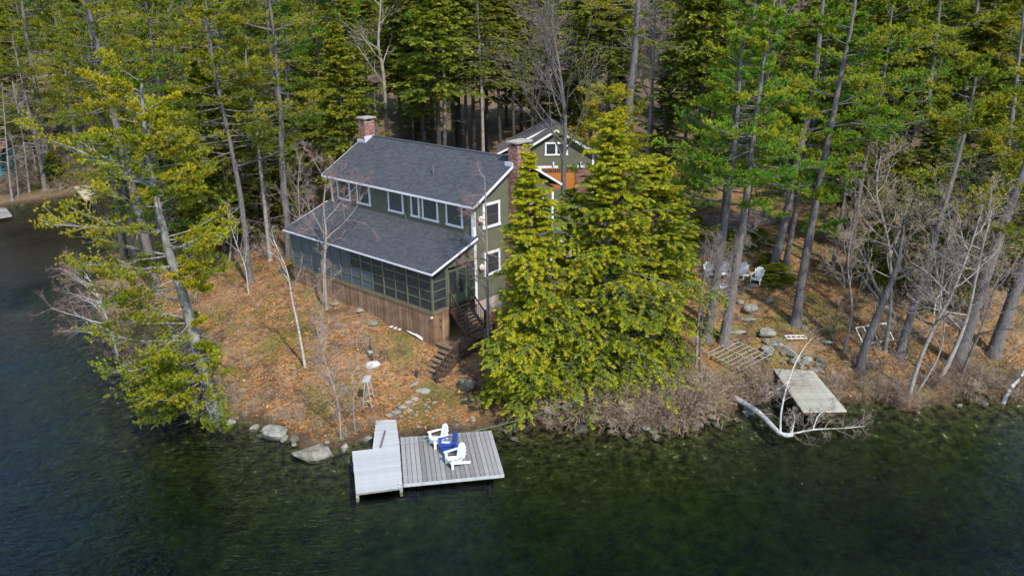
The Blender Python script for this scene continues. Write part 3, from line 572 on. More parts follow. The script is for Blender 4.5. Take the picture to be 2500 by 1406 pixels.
bare(59, [(2160, 860), (2175, 740), (2170, 600), (2140, 470), (2150, 380)], 'tall crooked leafless tree in the dark thicket at right', r0=.13, start=.35, nl=13, L=3.8, ang=(35, 75), per=(6, 6, 5), wob=.16, twig='brush')
bare(60, [(2290, 800), (2305, 640), (2350, 500), (2370, 390)], 'crooked leafless tree in the thicket right of the leaning pine', r0=.12, start=.35, nl=13, L=3.6, ang=(35, 75), per=(6, 6, 5), wob=.16, twig='brush')
# --- around the lawn
bare(70, [(745, 897), (728, 800), (714, 735), (700, 660), (668, 588)], 'white birch with forked stem on the lawn left of the porch', r0=.085, start=.55, nl=6, L=1.9, ang=(20, 55), per=(5, 4, 3), bark='birch', name='birch_tree', twig='twig')
bare(71, [(797, 755), (792, 650), (796, 570), (790, 500), (800, 420)], 'grey leafless tree whose limbs spread over the left porch roof', r0=.13, start=.35, nl=10, L=3.8, ang=(30, 65), per=(7, 6, 4), wob=.13, twig='twig_red')
bare(72, [(1193, 852), (1190, 700), (1188, 560), (1183, 430)], 'pale slim trunk with bare twigs hanging over the porch stairs', r0=.105, start=.22, nl=18, L=2.5, ang=(55, 90), per=(7, 5, 3), wob=.14, up=.0, azf=lambda r, n: PI+r.normal(0, 1.1, n), twig='twig_red')
bare(73, [(288, 868), (265, 790), (240, 725), (205, 660)], 'small leaning birch with red buds over the water at left', r0=.09, start=.2, nl=12, L=3.4, ang=(35, 75), per=(7, 6, 3), wob=.10, azf=lambda r, n: PI+r.normal(0, .8, n), bark='birch', name='birch_tree', twig='twig_red', up=.0)
bare(74, [(607, 718), (598, 650), (575, 590), (555, 520)], 'thin forked birch beside the slim tall pine', r0=.06, start=.2, nl=8, L=2.4, per=(5, 5, 3), bark='birch', name='birch_tree')
bare(75, [(784, 850), (786, 780), (790, 700), (785, 640)], 'slender grey sapling in front of the cedar skirting', r0=.045, start=.3, nl=8, L=1.6, per=(5, 5, 3))
bare(76, [(868, 1062), (862, 980), (870, 900), (872, 800)], 'thin upright sapling by the shore left of the gangway', r0=.04, start=.2, nl=10, L=1.7, per=(6, 5, 3))
bare(77, [(832, 1075), (826, 990), (800, 900), (775, 810)], 'tall whippy sapling at the shore left of the dock', r0=.05, start=.2, nl=12, L=1.8, per=(6, 5, 3))
bare(78, [(736, 660), (733, 560), (728, 450), (735, 380)], 'thin leafless tree against the left corner of the porch', r0=.075, start=.3, nl=12, L=2.6, per=(7, 6, 4), wob=.14)
bare(79, [(560, 640), (565, 560), (550, 450), (540, 380)], 'leafless tree in the thicket behind the slim pine', r0=.08, start=.3, nl=12, L=2.8, per=(7, 6, 4), wob=.14)
for i, px in enumerate([[(30, 490), (18, 380), (5, 200)], [(72, 470), (55, 330), (30, 200)], [(96, 450), (70, 330), (25, 180)], [(45, 480), (40, 420), (28, 330)]]):
    bare(80+i, px, ['grey leafless larch at the left edge, nearest the far bank', 'leaning grey leafless larch behind the far bank, second from left', 'grey leafless larch closest to the far dock', 'short dark leafless larch between the others on the far bank'][i], r0=.16-.02*i, start=.25, nl=22, L=2.6, ang=(65, 95), per=(6, 4, 3), wob=.1, up=0)
# --- golden hemlocks in front of the house
hemlock(90, [(1305, 985), (1300, 800), (1290, 560), (1290, 362)], 'golden green hemlock spire, left of three right of the house', r0=.2, start=.03, spread=3.05, nb=400, dens=1.5, leaf=.125, fol='hemgold', pw=.88, tintb=.60, tw=12, top=.03, droop=-.14, azf=lambda az, f: 1-.08*np.cos(az-PI)*(f > .2))
hemlock(91, [(1468, 960), (1475, 760), (1488, 480), (1500, 280)], 'golden green hemlock, tallest of three right of the house', r0=.26, start=.03, spread=4.1, nb=450, dens=1.5, leaf=.125, fol='hemgold', pw=.8, tintb=.55, tw=12, droop=-.12)
hemlock(92, [(1590, 905), (1592, 740), (1600, 560), (1605, 385)], 'golden green hemlock, right of three beside the house', r0=.22, start=.05, spread=3.3, nb=350, dens=1.5, leaf=.125, fol='hemgold', pw=.6, tintb=.50, tw=11, droop=-.12)
hemlock(93, [(1395, 930), (1398, 760), (1402, 470)], 'lower hemlock filling the gap between the golden spires', r0=.16, start=.03, spread=3.0, nb=220, dens=1.0, leaf=.12, fol='hemgold', pw=.7, tintb=.40, tw=11, droop=-.12)
hemlock(96, [(1232, 975), (1234, 920), (1238, 830)], 'small golden hemlock leaning out by the foot of the stairs', r0=.08, start=.03, spread=1.35, nb=110, dens=1.0, leaf=.12, fol='hemgold', pw=.6, tintb=.58, tw=11, droop=-.10)
hemlock(94, [(1640, 700), (1645, 620), (1650, 520), (1652, 440)], 'small hemlock at the right edge of the golden clump', start=.05, spread=1.9, nb=200, fol='hemgold', tintb=.4)
hemlock(95, [(125, 455), (125, 420), (126, 372)], 'small dark spruce on the far bank beside the tan dock', start=.03, spread=2.0, nb=160, fol='hem', tintb=.3)

# --- background forest: shared shapes, each tree its own copy
def proto_pine(seed, H, **k):
    r = np.random.RandomState(seed); x = np.cumsum(r.normal(0, .12, (9, 2)), 0); z = np.linspace(0, H, 9)
    P = np.column_stack([x-x[0], z]); return pine_parts(seed, P, H*.014, **k)
def proto_hem(seed, H, **k):
    P = np.column_stack([np.zeros(8), np.linspace(0, .3, 8), np.linspace(0, H, 8)]); return hemlock_parts(seed, P, H*.012, **k)
def meshes(parts, mats, names):
    out = []
    for b, m, nm in zip(parts, mats, names):
        me = b.mesh(nm); me.materials.append(M[m])
        if nm == 'trunk': me.polygons.foreach_set('use_smooth', [True]*len(me.polygons))
        out.append((nm, me))
    return out
TC = ('trunk', 'crown')
protos = {
    'pine': [meshes(proto_pine(101, 22, start=.28, spread=4.8, nb=60, tintb=.48, profile='flat'), ('bark', 'pine'), TC),
             meshes(proto_pine(102, 24, start=.40, spread=4.6, nb=56, tintb=.58, dead=14), ('bark', 'pine'), TC),
             meshes(proto_pine(103, 20, start=.24, spread=4.6, nb=60, tintb=.46, profile='flat'), ('bark', 'pine_green'), TC)],
    'hem': [meshes(proto_hem(111, 17, start=.14, spread=3.5, nb=300, tintb=.42, leaf=.24, dens=.5, tw=9), ('bark_dark', 'hem'), TC),
            meshes(proto_hem(112, 20, start=.30, spread=3.6, nb=280, tintb=.36, leaf=.24, dens=.5, tw=9), ('bark_dark', 'hem'), TC),
            meshes(proto_hem(113, 15, start=.06, spread=3.2, nb=280, tintb=.48, pw=.7, leaf=.23, dens=.5, tw=9), ('bark', 'hem'), TC)],
    'high': [meshes(proto_hem(114, 22, start=.42, spread=3.4, nb=240, tintb=.42, leaf=.24, dens=.5, tw=9), ('bark_dark', 'hem'), TC)],
    'bare': [meshes(bare_parts(121, np.column_stack([np.linspace(0, .6, 9), np.zeros(9), np.linspace(0, 16, 9)]), .2, .3, nl=12, L=5, per=(6, 5, 4), tiprad=.012), ('bark_grey', 'twig'), ('trunk', 'twigs')),
             meshes(bare_parts(122, np.column_stack([np.linspace(0, -.8, 9), np.linspace(0, .4, 9), np.linspace(0, 13, 9)]), .15, .25, nl=13, L=4.4, per=(6, 5, 4), tiprad=.011), ('bark', 'twig'), ('trunk', 'twigs'))]}
def where_(x, y):
    d = np.array([x, y, 6.])-CAM; px = 1250+(d@RT)/(d@FW)*FPX
    k = np.searchsorted([150, 420, 640, 800, 930, 1060, 1180, 1300, 1480, 1660, 1820, 2000, 2200, 2380], px)
    c = ['at the left frame edge', 'behind the far dock', 'behind the leaning pine', 'left of the house', 'behind the left chimney', 'behind the left roof ridge', 'behind the middle roof ridge', 'behind the right chimney', 'behind the garage', 'behind the huge pine', 'behind the track', 'behind the stand of pines', 'behind the lone grey trunk', 'behind the right thicket', 'at the right frame edge'][k]
    rw = ['nearest row', 'second row', 'third row', 'deep row', 'farthest row'][int(np.searchsorted([70, 84, 102, 130], y))]
    return rw, c
BGL = {'pine': ('white_pine', 'tall white pine', 'white pines'),
       'hem': ('hemlock_tree', 'dense dark green hemlock', 'hemlocks'),
       'high': ('hemlock_tree', 'bare stemmed hemlock', 'high stemmed hemlocks'),
       'bare': ('leafless_tree', 'leafless grey hardwood', 'leafless hardwoods')}
def put(kind, x, y, s, rz, r, z=None):
    ms = protos[kind][r.randint(len(protos[kind]))]; nm, lb, gr = BGL[kind]
    rw, c_ = where_(x, y); e = empty(nm, (x, y, (H1(x, y) if z is None else z)-.1), lb+' in the '+rw+' '+c_, 'tree', rz, gr+' in the '+rw+' '+c_); e.scale = (s, s, s*r.uniform(.9, 1.12))
    for n_, me in ms: link(n_, me, e)
rf = np.random.RandomState(5)
taken = []
def inview(x, y, m=4):
    d = np.array([x, y, 8])-CAM; z = d@FW; return abs(d@RT)/z*FPX < 1250+m/z*FPX
def blocked(x, y):
    if y < 62 and -24 < x < 40 and y < 58-.0*x: return True
    p = np.array([x, y])-np.array([-4.594, 43.086]); a = math.radians(48.093)
    u = p@np.array([-math.sin(a), math.cos(a)]); v = p@np.array([math.cos(a), math.sin(a)])
    if -3 < u < 16.5 and -9 < v < 15: return True
    if -2 < x < 12 and 60 < y < 78: return True        # garage
    if 6 < x < 26 and 58 < y < 64: return True         # track
    return False
# thin high stems seen behind the ridge and the garage
for px, py in [(1012, 400), (1037, 405), (1060, 398), (1110, 410), (1126, 400), (1143, 415), (1158, 405), (1205, 420), (1222, 400), (985, 395), (1190, 385), (1255, 380), (1300, 370), (1665, 470), (1700, 480), (1735, 440), (1440, 400), (1480, 400), (2130, 520), (2180, 540), (1960, 480), (2200, 470), (2330, 520)]:
    g = ground(px, py); x, y = g[0], g[1]
    if blocked(x, y): continue
    taken.append((x, y)); put('high', x, y, rf.uniform(.8, 1.0), rf.uniform(0, 6.28), rf)
cand = 0
NB = 0
while cand < 14000 and NB < 280:
    cand += 1
    y = 58+rf.rand()**1.25*125; x = rf.uniform(-1, 1)*(y*.70+4)
    if H1(x, y) < .4 or blocked(x, y) or not inview(x, y): continue
    gap = 2.3+y*.017
    if any((x-a)**2+(y-b)**2 < gap*gap for a, b in taken): continue
    taken.append((x, y)); NB += 1
    pxx = 1250+((np.array([x, y, 8])-CAM)@RT)/((np.array([x, y, 8])-CAM)@FW)*FPX
    t = rf.rand()
    if pxx < 650: k = 'pine' if t < .55 else ('hem' if t < .82 else 'bare')
    elif pxx < 1300:
        k = 'high' if (y < 92 and t < .75) else ('hem' if t < .7 else ('bare' if t < .9 else 'pine'))
        if pxx < 860 and y < 90: k = 'hem' if t < .7 else 'pine'
    elif pxx < 1600: k = 'hem' if t < .6 else ('bare' if t < .85 else 'pine')
    else: k = 'hem' if t < .62 else ('pine' if t < .88 else 'bare')
    s = rf.uniform(.72, 1.12)*(1 if y < 100 else 1.1)
    put(k, x, y, s, rf.uniform(0, 6.28), rf)
# small hemlocks under the big ones near the left of the house
for px, py, s in [(730, 520, .45), (690, 560, .4), (640, 560, .5), (760, 470, .5), (810, 440, .55), (560, 600, .5), (500, 620, .5), (470, 560, .6), (420, 600, .5), (700, 470, .6), (330, 520, .6), (2120, 700, .4), (2200, 720, .42), (2280, 700, .4), (2160, 640, .5), (2330, 760, .35), (2400, 720, .45), (2460, 700, .5), (2240, 620, .55), (2380, 600, .55), (2480, 560, .6), (2060, 600, .5), (1690, 520, .35)]:
    g = ground(px, py); e = None
    ms = protos['hem'][rf.randint(3)]; e = empty('hemlock_tree', (g[0], g[1], g[2]-.1), 'young hemlock growing low '+where_(g[0], g[1])[1].replace('behind', 'near').replace('nearest', 'near'), 'tree', rf.uniform(0, 6), 'young hemlocks low '+where_(g[0], g[1])[1].replace('behind', 'near')); e.scale = (s*1.15, s*1.15, s)
    for n_, me in ms: link(n_, me, e)
# far wooded hillside as one mass
def far_forest():
    r = np.random.RandomState(9); b = MB(); n = 800
    y = r.uniform(170, 330, n); x = r.uniform(-1, 1, n)*(y*.75+10); z = hgt(x, y)
    y2 = r.uniform(84, 190, 420); x2 = (y2*.70+r.uniform(12, 75, 420))*np.where(r.rand(420) < .6, -1, 1); z2 = hgt(x2, y2); k2 = z2 > .6
    x, y, z = np.concatenate([x, x2[k2]]), np.concatenate([y, y2[k2]]), np.concatenate([z, z2[k2]]); n = len(x)
    for k in range(n):
        h = r.uniform(11, 19); s = r.uniform(2.2, 3.8); q = np.array([x[k], y[k], z[k]]); m = 46
        f = r.rand(m); az = r.rand(m)*2*PI; rad = s*(1-f)**.7*r.uniform(.5, 1.1, m)
        Q = q+np.stack([np.cos(az)*rad, np.sin(az)*rad, h*(.15+.85*f)], -1)
        needles(b, r, Q, np.stack([np.cos(az), np.sin(az), np.full(m, -.2)], -1), 2, 1.5, .45, .1, .7, np.full(m, r.uniform(.1, .6)))
    o = b.build('distant_forest', 'hem'); tag(o, 'far wooded hillside beyond the trees', kind='stuff')
far_forest()

# ------------------------------------------------------------------ the house (local x = towards the right gable, y = away from the lake, z = above the porch floor)
HA = math.radians(48.093-90)
HO = (-4.594, 43.086, 3.588)
house = empty('house', HO, 'green two storey lake house with grey shingle roofs and screened porch', 'house', HA)
HM = Matrix.Translation(HO) @ Matrix.Rotation(HA, 4, 'Z')
hw = lambda x, y, z: np.array(HM @ Vector((x, y, z)))
LN = 14.04; DP = 3.62; DB = 11.0; DR = 7.3
rs = np.random.RandomState(3)
def shingles(parent, O, A, LA, Sv, LS, expo=.145, tabw=.31, name='shingles', m='roof', th=.014):
    """O eave corner, A unit along the eave, Sv unit up the slope; real overlapping tabs"""
    b = MB(); O = np.array(O, float); A = unit(np.array(A, float)); Sv = unit(np.array(Sv, float)); N = np.cross(A, Sv)
    if N[2] < 0: N = -N
    nr = int(math.ceil(LS/expo))
    for i in range(nr):
        s0 = i*expo; s1 = min(LS, s0+expo+.01); off = (i % 3)*tabw/3; x = -off
        while x < LA:
            x0 = max(0, x); wv = tabw*(1 if rs.rand() > .25 else .8); x1 = min(LA, x+wv-.008)
            if x1-x0 > .03:
                t = th*rs.uniform(.7, 1.5); c = rs.rand()*.9+.05
                a = O+A*x0+Sv*s0; bb = O+A*x1+Sv*s0; c2 = O+A*x1+Sv*s1; d2 = O+A*x0+Sv*s1
                b.add([a+N*t, bb+N*t, c2+N*.002, d2+N*.002, a-N*.006, bb-N*.006], q=[(0, 1, 2, 3), (4, 5, 1, 0)], a=c)
            x += wv
    return stuff(b.build(name, m, parent))
def slab(parent, O, A, LA, Sv, LS, th, name, m):
    b = MB(); O = np.array(O, float); A = unit(np.array(A, float)); Sv = unit(np.array(Sv, float)); N = np.cross(A, Sv)
    if N[2] < 0: N = -N
    v = [O+A*a+Sv*s-N*t for t in (th, .004) for a, s in ((0, 0), (LA, 0), (LA, LS), (0, LS))]
    b.add(v, q=[(3, 2, 1, 0), (4, 5, 6, 7), (0, 1, 5, 4), (1, 2, 6, 5), (2, 3, 7, 6), (3, 0, 4, 7)]); return b.build(name, m, parent)
def siding(parent, O, A, z0, z1, ext, nrm, m='olive', expo=.115, name='clapboards', proud=.016):
    """lapped boards on a wall: O + A*s, from height z0 to z1, ext(z) gives the span of s"""
    b = MB(); O = np.array(O, float); A = np.array(A, float); N = np.array(nrm, float); z = z0
    while z < z1-.01:
        zt = min(z1, z+expo); a0, a1 = ext(z); c0, c1 = ext(zt); Z = np.array([0, 0, 1.])
        if a1-a0 > .05:
            P = lambda s, h, n: O+A*s+Z*h+N*n
            b.add([P(a0, z, proud), P(a1, z, proud), P(c1, zt, .003), P(c0, zt, .003), P(a0, z, 0), P(a1, z, 0)], q=[(0, 1, 2, 3), (4, 5, 1, 0)])
        z = zt
    return stuff(b.build(name, m, parent))
def window(parent, fr, cx, cz, wd, ht, nx=4, nz=5, m='glassdark', case=.13, split=False, label=None):
    """fr: function (s, z, out) -> local point; casing, dark glass, fine muntins"""
    f = MB(); c = case; s0, s1, z0, z1 = cx-wd/2, cx+wd/2, cz-ht/2, cz+ht/2
    def bx(b, a0, a1, h0, h1, o0, o1):
        v = [fr(s, z, o) for o in (o0, o1) for s, z in ((a0, h0), (a1, h0), (a1, h1), (a0, h1))]
        b.add(v, q=[(3, 2, 1, 0), (4, 5, 6, 7), (0, 1, 5, 4), (1, 2, 6, 5), (2, 3, 7, 6), (3, 0, 4, 7)])
    bx(f, s0, s0+c, z0+c, z1-c, .0, .055); bx(f, s1-c, s1, z0+c, z1-c, .0, .055)
    bx(f, s0, s1, z1-c, z1, .0, .062); bx(f, s0-.04, s1+.04, z0, z0+c, .0, .075)
    if split: bx(f, cx-c*.6, cx+c*.6, z0+c, z1-c, .0, .052)
    o = f.build('window', 'white', parent)
    if label: o['label'] = label
    g = MB(); bx(g, s0+c, s1-c, z0+c, z1-c, .018, .024); g.build('pane', m, o)
    k = MB(); W_ = wd-2*c; H_ = ht-2*c
    spans = [(s0+c, s1-c)] if not split else [(s0+c, cx-c*.6), (cx+c*.6, s1-c)]
    for a, b_ in spans:
        bx(k, a, a+.03, z0+c, z1-c, .025, .042); bx(k, b_-.03, b_, z0+c, z1-c, .025, .042)
        bx(k, a+.03, b_-.03, z0+c, z0+c+.03, .025, .042); bx(k, a+.03, b_-.03, z1-c-.03, z1-c, .025, .042)
        for i in range(1, nx): s = a+(b_-a)*i/nx; bx(k, s-.009, s+.009, z0+c+.03, z1-c-.03, .026, .036)
        for i in range(1, nz): z = z0+c+H_*i/nz; bx(k, a+.03, b_-.03, z-.009, z+.009, .027, .038)
    k.build('muntins', 'olive_dk', o); return o
# walls as plain solids behind the siding
b = MB()
xg = lambda y: 0
apex = 7.80; eav = 5.55
prof = [(DP, -.4), (DB, -.4), (DB, eav), (DR, apex), (DP, eav)]
v = [(-LN, y, z) for y, z in prof]+[(-.02, y, z) for y, z in prof]
b.add(v, q=[(0, 1, 6, 5), (1, 2, 7, 6), (2, 3, 8, 7), (3, 4, 9, 8), (4, 0, 5, 9), (5, 6, 7, 9), (0, 4, 2, 1)], t=[(7, 8, 9), (4, 3, 2)])
b.build('wall', 'olive', house)
fd = MB(); fd.box((-LN+.05, DP+.05, -3.2), (-.05, DB-.05, -.4)); fd.build('foundation', 'mortar', house)
rk = (apex-eav)/(DR-DP)
siding(house, (-.02, 0, 0), (0, 1, 0), -.35, apex-.06, lambda z: (DP+.03 if z < eav else DP+(z-eav)/rk, DB if z < eav else DB-(z-eav)/((apex-eav)/(DB-DR))), (1, 0, 0))
siding(house, (0, DP, 0), (1, 0, 0), 3.2, eav-.03, lambda z: (-LN+.1, -.10), (0, -1, 0), m='olive')
# corner boards
for lo_, hi_ in (((.0, DP-.14, -.5), (.05, DP+.06, 5.25)), ((-.14, DP-.14, 3.45), (-.002, DP-.04, 5.22)), ((-LN, DP-.06, 3.3), (-LN+.16, DP-.02, 5.3)), ((.0, DB-.16, -.4), (.05, DB+.03, 5.2))):
    b = MB(); b.box(lo_, hi_); b.build('corner_board', 'white', house)
# main roof
EX = .37
me0 = np.array([-LN-EX, DP-.45, 5.717-.02]); ridge_z = 7.967; sv = np.array([0, DR-(DP-.45), ridge_z-5.697]); LS = np.linalg.norm(sv)
slab(house, me0, (1, 0, 0), LN+2*EX, sv, LS, .13, 'roof', 'roof'); r_ = COL.objects[-1] if False else None
shingles(house, me0+np.array([0, 0, .004]), (1, 0, 0), LN+2*EX, sv, LS)
mb0 = np.array([-LN-EX, DB+.45, 5.717-.02]); sb = np.array([0, DR-(DB+.45), ridge_z-5.697])
slab(house, mb0, (1, 0, 0), LN+2*EX, sb, np.linalg.norm(sb), .13, 'roof', 'roof')
b = MB(); b.box((-LN-EX, DR-.13, ridge_z-.05), (EX, DR+.13, ridge_z+.03)); b.build('ridge_cap', 'roof', house)
# fascia boards along eave and rakes
b = MB()
b.beam(me0+[0, -.02, -.07], me0+[LN+2*EX, -.02, -.07], .035, .12)
for x in (EX+.022, -LN-EX-.022):
    b.beam((x, DP-.45, 5.64), (x, DR, ridge_z-.065), .04, .135); b.beam((x, DB+.45, 5.64), (x, DR, ridge_z-.065), .04, .135)
b.build('fascia', 'white', house)
# porch roof
pe0 = np.array([-LN-EX, -.33, 2.503]); ps = np.array([0, DP+.33, 3.809-2.503]); PL = np.linalg.norm(ps)
slab(house, pe0, (1, 0, 0), LN+2*EX, ps, PL, .10, 'porch_roof', 'roof'); shingles(house, pe0+np.array([0, 0, .004]), (1, 0, 0), LN+2*EX, ps, PL)
b = MB(); b.beam(pe0+[0, -.02, -.06], pe0+[LN+2*EX, -.02, -.05], .035, .095)
for x in (EX+.02, -LN-EX-.02): b.beam((x, -.33, 2.44), (x, DP-.15, 3.745), .04, .11)
b.build('fascia', 'white', house)
# upper windows on the lake side
FF = lambda u, z, o: np.array([-u, DP-.012-o, z])
for u0, u1, nx in ((13.3, 11.87, 4), (11.13, 9.7, 5), (7.85, 6.34, 5), (5.62, 4.80, 1), (4.55, 3.09, 5), (2.40, .95, 5)):
    window(house, FF, (u0+u1)/2, 4.82, u0-u1, 1.46, nx, 6 if nx > 1 else 1, case=.13, m='glassdark')
b = MB(); b.tube([(-6.12, DP-.09, 5.5), (-6.12, DP-.09, 3.78)], .045, 8); b.build('downspout', 'olive_dk', house)
# gable windows
FG = lambda v_, z, o: np.array([.0+o, v_, z])
window(house, FG, 5.06, 4.83, 1.5, 1.55, 1, 2, case=.15, m='glassdark'); window(house, FG, 5.06, 1.80, 1.4, 1.5, 1, 2, case=.15)
window(house, FG, 9.4, 4.6, 1.2, 1.4, 2, 3, case=.14); window(house, FG, 9.3, 1.7, 1.3, 1.4, 2, 3, case=.14)
for z in (4.78, 1.78):
    b = MB(); b.tube([(.0, 4.0, z), (.16, 4.0, z)], [.07, .07], 10); b.tube([(.14, 4.0, z), (.20, 4.0, z), (.24, 4.0, z)], [.20, .20, .14], 14); b.build('flood_light', 'cream', house, smooth=False)
# vent pipe
b = MB(); b.tube([(-4.95, 5.0, 6.55), (-4.95, 5.0, 7.18)], .055, 10); b.build('vent_pipe', 'bark', house)
# porch frame: 13 bays along the lake, posts, rails
FH = 2.38
b = MB(); NBAY = 13; bay = LN/NBAY
rails = [0.04, .63, 1.22, 1.81, FH-.04]
posts_x = [-i*bay for i in range(NBAY+1)]
for i, x in enumerate(posts_x):
    w_ = .12 if i in (0, NBAY) else (.085 if i % 2 == 0 else .055)
    p = MB(); p.box((x-w_/2, -.005-(.055 if w_ > .08 else .04), 0), (x+w_/2, .05, FH)); p.build('post', 'olive_dk', house)
for z in rails:
    p = MB()
    for i in range(NBAY): p.box((-(i+1)*bay+.06, -.03, z-.03), (-i*bay-.06, .03, z+.03))
    p.build('rail', 'olive_dk', house)
ps_m = MB(); ps_m.box((-bay/2+.03, -.002, -.265), (bay/2-.03, .004, .265)); psm = ps_m.mesh('screen')
psm.materials.append(M['screen']); psm2 = psm.copy(); psm2.materials[0] = M['screen_reflect']
for i in range(NBAY):
    for j in range(4):
        hazy = (i >= 6 and not (i == 6 and j > 1)) or (i in (4, 5) and j < 2 and i == 5)  # left bays get the screen colour with the reflection painted in
        link('screen', psm2 if hazy else psm, house, (-(i+.5)*bay, 0, (rails[j]+rails[j+1])/2))
# gable end of the porch
gp = [0.0, 1.10, 1.22, 2.86, 2.98, 3.50]
for y in gp:
    zt = min(FH+.33*y, 2.45 if y > .1 else FH)
    p = MB(); p.box((-.05, y-.045, 0), (.045, y+.045, zt)); p.build('post', 'olive_dk', house)
for y0, y1 in ((.045, 1.055), (3.025, 3.455)):
    for z in rails:
        p = MB(); p.box((-.03, y0, z-.03), (.03, y1, z+.03)); p.build('rail', 'olive_dk', house)
    for j in range(4):
        p = MB(); p.box((-.003, y0, rails[j]+.03), (.003, y1, rails[j+1]-.03)); p.build('screen', 'screen', house)
p = MB(); p.box((-.06, -.05, FH), (.06, 3.5, FH+.14)); p.build('header', 'olive_dk', house)
b = MB(); b.add([(-.01, 0, FH+.14), (-.01, 3.5, FH+.14), (-.01, 3.5, 3.62), (-.01, 0, 2.53)], q=[(0, 1, 2, 3)]); b.build('gable_board', 'olive', house)
siding(house, (0, 0, 0), (0, 1, 0), FH+.145, 3.6, lambda z: (max(.0, (z-2.52)/.331), 3.48), (1, 0, 0))
for y0 in (1.27, 2.05):
    d = MB(); y1 = y0+.76
    d.box((-.02, y0, .04), (.03, y0+.09, 2.2)); d.box((-.02, y1-.09, .04), (.03, y1, 2.2)); d.box((-.02, y0+.09, 2.08), (.03, y1-.09, 2.2)); d.box((-.02, y0+.09, .04), (.03, y1-.09, .62))
    do = d.build('door', 'olive_dk', house); g = MB(); g.box((-.004, y0+.09, .62), (.004, y1-.09, 2.08)); g.build('screen', 'screen', do)
    if y0 > 2: h = MB(); h.tube([(.03, y0+.05, 1.02), (.08, y0+.05, 1.02)], .025, 8); h.build('handle', 'cream', do)
b = MB(); b.box((0.03, 1.95, 2.66), (.12, 2.03, 2.70)); b.tube([(.13, 1.99, 2.72), (.13, 1.99, 2.6), (.13, 1.99, 2.42), (.13, 1.99, 2.38)], [.02, .10, .075, .03], 8); b.build('lantern', 'black', house)
# porch floor and sill band
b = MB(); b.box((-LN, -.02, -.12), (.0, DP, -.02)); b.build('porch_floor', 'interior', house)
b = MB(); b.box((-LN-.07, -.09, -.17), (.07, -.03, -.0)); b.box((.02, -.03, -.17), (.085, 1.2, -.0)); b.build('sill_band', 'stairwood', house)
b = MB(); b.box((-LN-.04, .0, 0), (-LN+.02, DP, 2.45)); b.build('end_wall', 'olive_dk', house)
# porch inside: back wall is the house; one door and dark windows seen through the screens
for x0 in (-3.2, -6.5, -10.4):
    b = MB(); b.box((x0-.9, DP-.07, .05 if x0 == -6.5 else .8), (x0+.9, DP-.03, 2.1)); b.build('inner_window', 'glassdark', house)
# vertical cedar skirting
b = MB(); x = -LN
while x < -.02:
    w_ = .095; b.box((x+.004, -.055-rs.rand()*.012, -2.75+rs.rand()*.02), (x+w_-.006, -.01, -.17), a=rs.rand()); x += w_
stuff(b.build('skirt_boards', 'skirt', house)); b = MB(); y = -.02
while y < 1.12:
    w_ = .095; b.box((.0, y+.004, -2.6), (.05+rs.rand()*.012, y+w_-.006, -.17), a=rs.rand()); y += w_
stuff(b.build('skirt_boards', 'skirt', house))
b = MB(); b.box((-LN, -.02, -2.8), (-.02, .05, -.17)); b.box((-.06, 0, -2.8), (-.02, 1.1, -.17)); b.box((-LN, .0, -2.8), (-LN+.06, DP, -.1)); b.box((-.9, 1.2, -2.6), (-.8, 3.6, -.15)); b.build('skirt_backing', 'darktimber', house)
b = MB(); b.tube([(-.0, -.08, -.30), (-.0, -.17, -.30)], [.07, .09], 10); b.build('skirt_lamp', 'cream', house)
b = MB()
for z in (-.5, -.9): b.tube([(.06, .42, z), (.12, .44, z-.1), (.10, .50, z-.22)], .022, 6)
b.build('hose_hook', 'black', house)
# brick chimneys: real brick courses over a mortar core
def chimney(sects, cap, name='chimney'):
    core = MB(); br = MB(); bl = .21; bh = .068
    for (x0, x1, y0, y1, z0, z1) in sects:
        core.box((x0+.012, y0+.012, z0), (x1-.012, y1-.012, z1)); z = z0; i = 0
        while z < z1-.02:
            zt = min(z1, z+bh-.012)
            for (ax, lo, hi, fx, sg) in ((0, x0, x1, y0, -1), (0, x0, x1, y1, 1), (1, y0, y1, x1, 1), (1, y0, y1, x0, -1)):
                s = lo-(bl/2 if i % 2 else 0)
                while s < hi-.02:
                    a = max(lo, s); e = min(hi, s+bl-.012); pr = rs.rand()*.006
                    if e-a > .02:
                        c = rs.rand()
                        if ax == 0: br.box((a, min(fx, fx-sg*.03)-(pr if sg < 0 else 0), z), (e, max(fx, fx-sg*.03)+(pr if sg > 0 else 0), zt), a=c)
                        else: br.box((min(fx, fx-sg*.03), a+.001, z), (max(fx, fx-sg*.03)+pr, e-.001, zt), a=c)
                    s += bl
            z += bh; i += 1
    ch = core.build(name, 'mortar', house); o = stuff(br.build('bricks', 'brick', ch))
    b = MB(); x0, x1, y0, y1, z = cap
    for xx in (x0+.12, x1-.12):
        for yy in (y0+.12, y1-.12): b.box((xx-.1, yy-.1, z), (xx+.1, yy+.1, z+.2))
    b.build('cap_support', 'brick', ch)
    b = MB(); b.box((x0+.2, y0+.2, z), (x1-.2, y1-.2, z+.1)); b.build('flue', 'black', ch)
    b = MB(); b.box((x0-.10, y0-.10, z+.2), (x1+.10, y1+.10, z+.30)); b.build('cap', 'capstone', ch)
    return ch
c1 = chimney([(.01, .75, 6.65, 7.85, 3.8, 8.75), (.01, .85, 6.3, 8.25, -3.0, 3.8)], (.01, .75, 6.65, 7.85, 8.75))
b = MB(); b.box((-.2, 6.55, 7.52), (.42, 6.65, 7.80)); b.box((-.3, 7.0, 7.9), (.4, 7.9, 8.05)); b.build('flashing', 'flash', c1)
c2 = chimney([(-LN-.35, -LN+.38, 6.62, 7.5, 6.2, 9.0)], (-LN-.35, -LN+.38, 6.62, 7.5, 9.0))
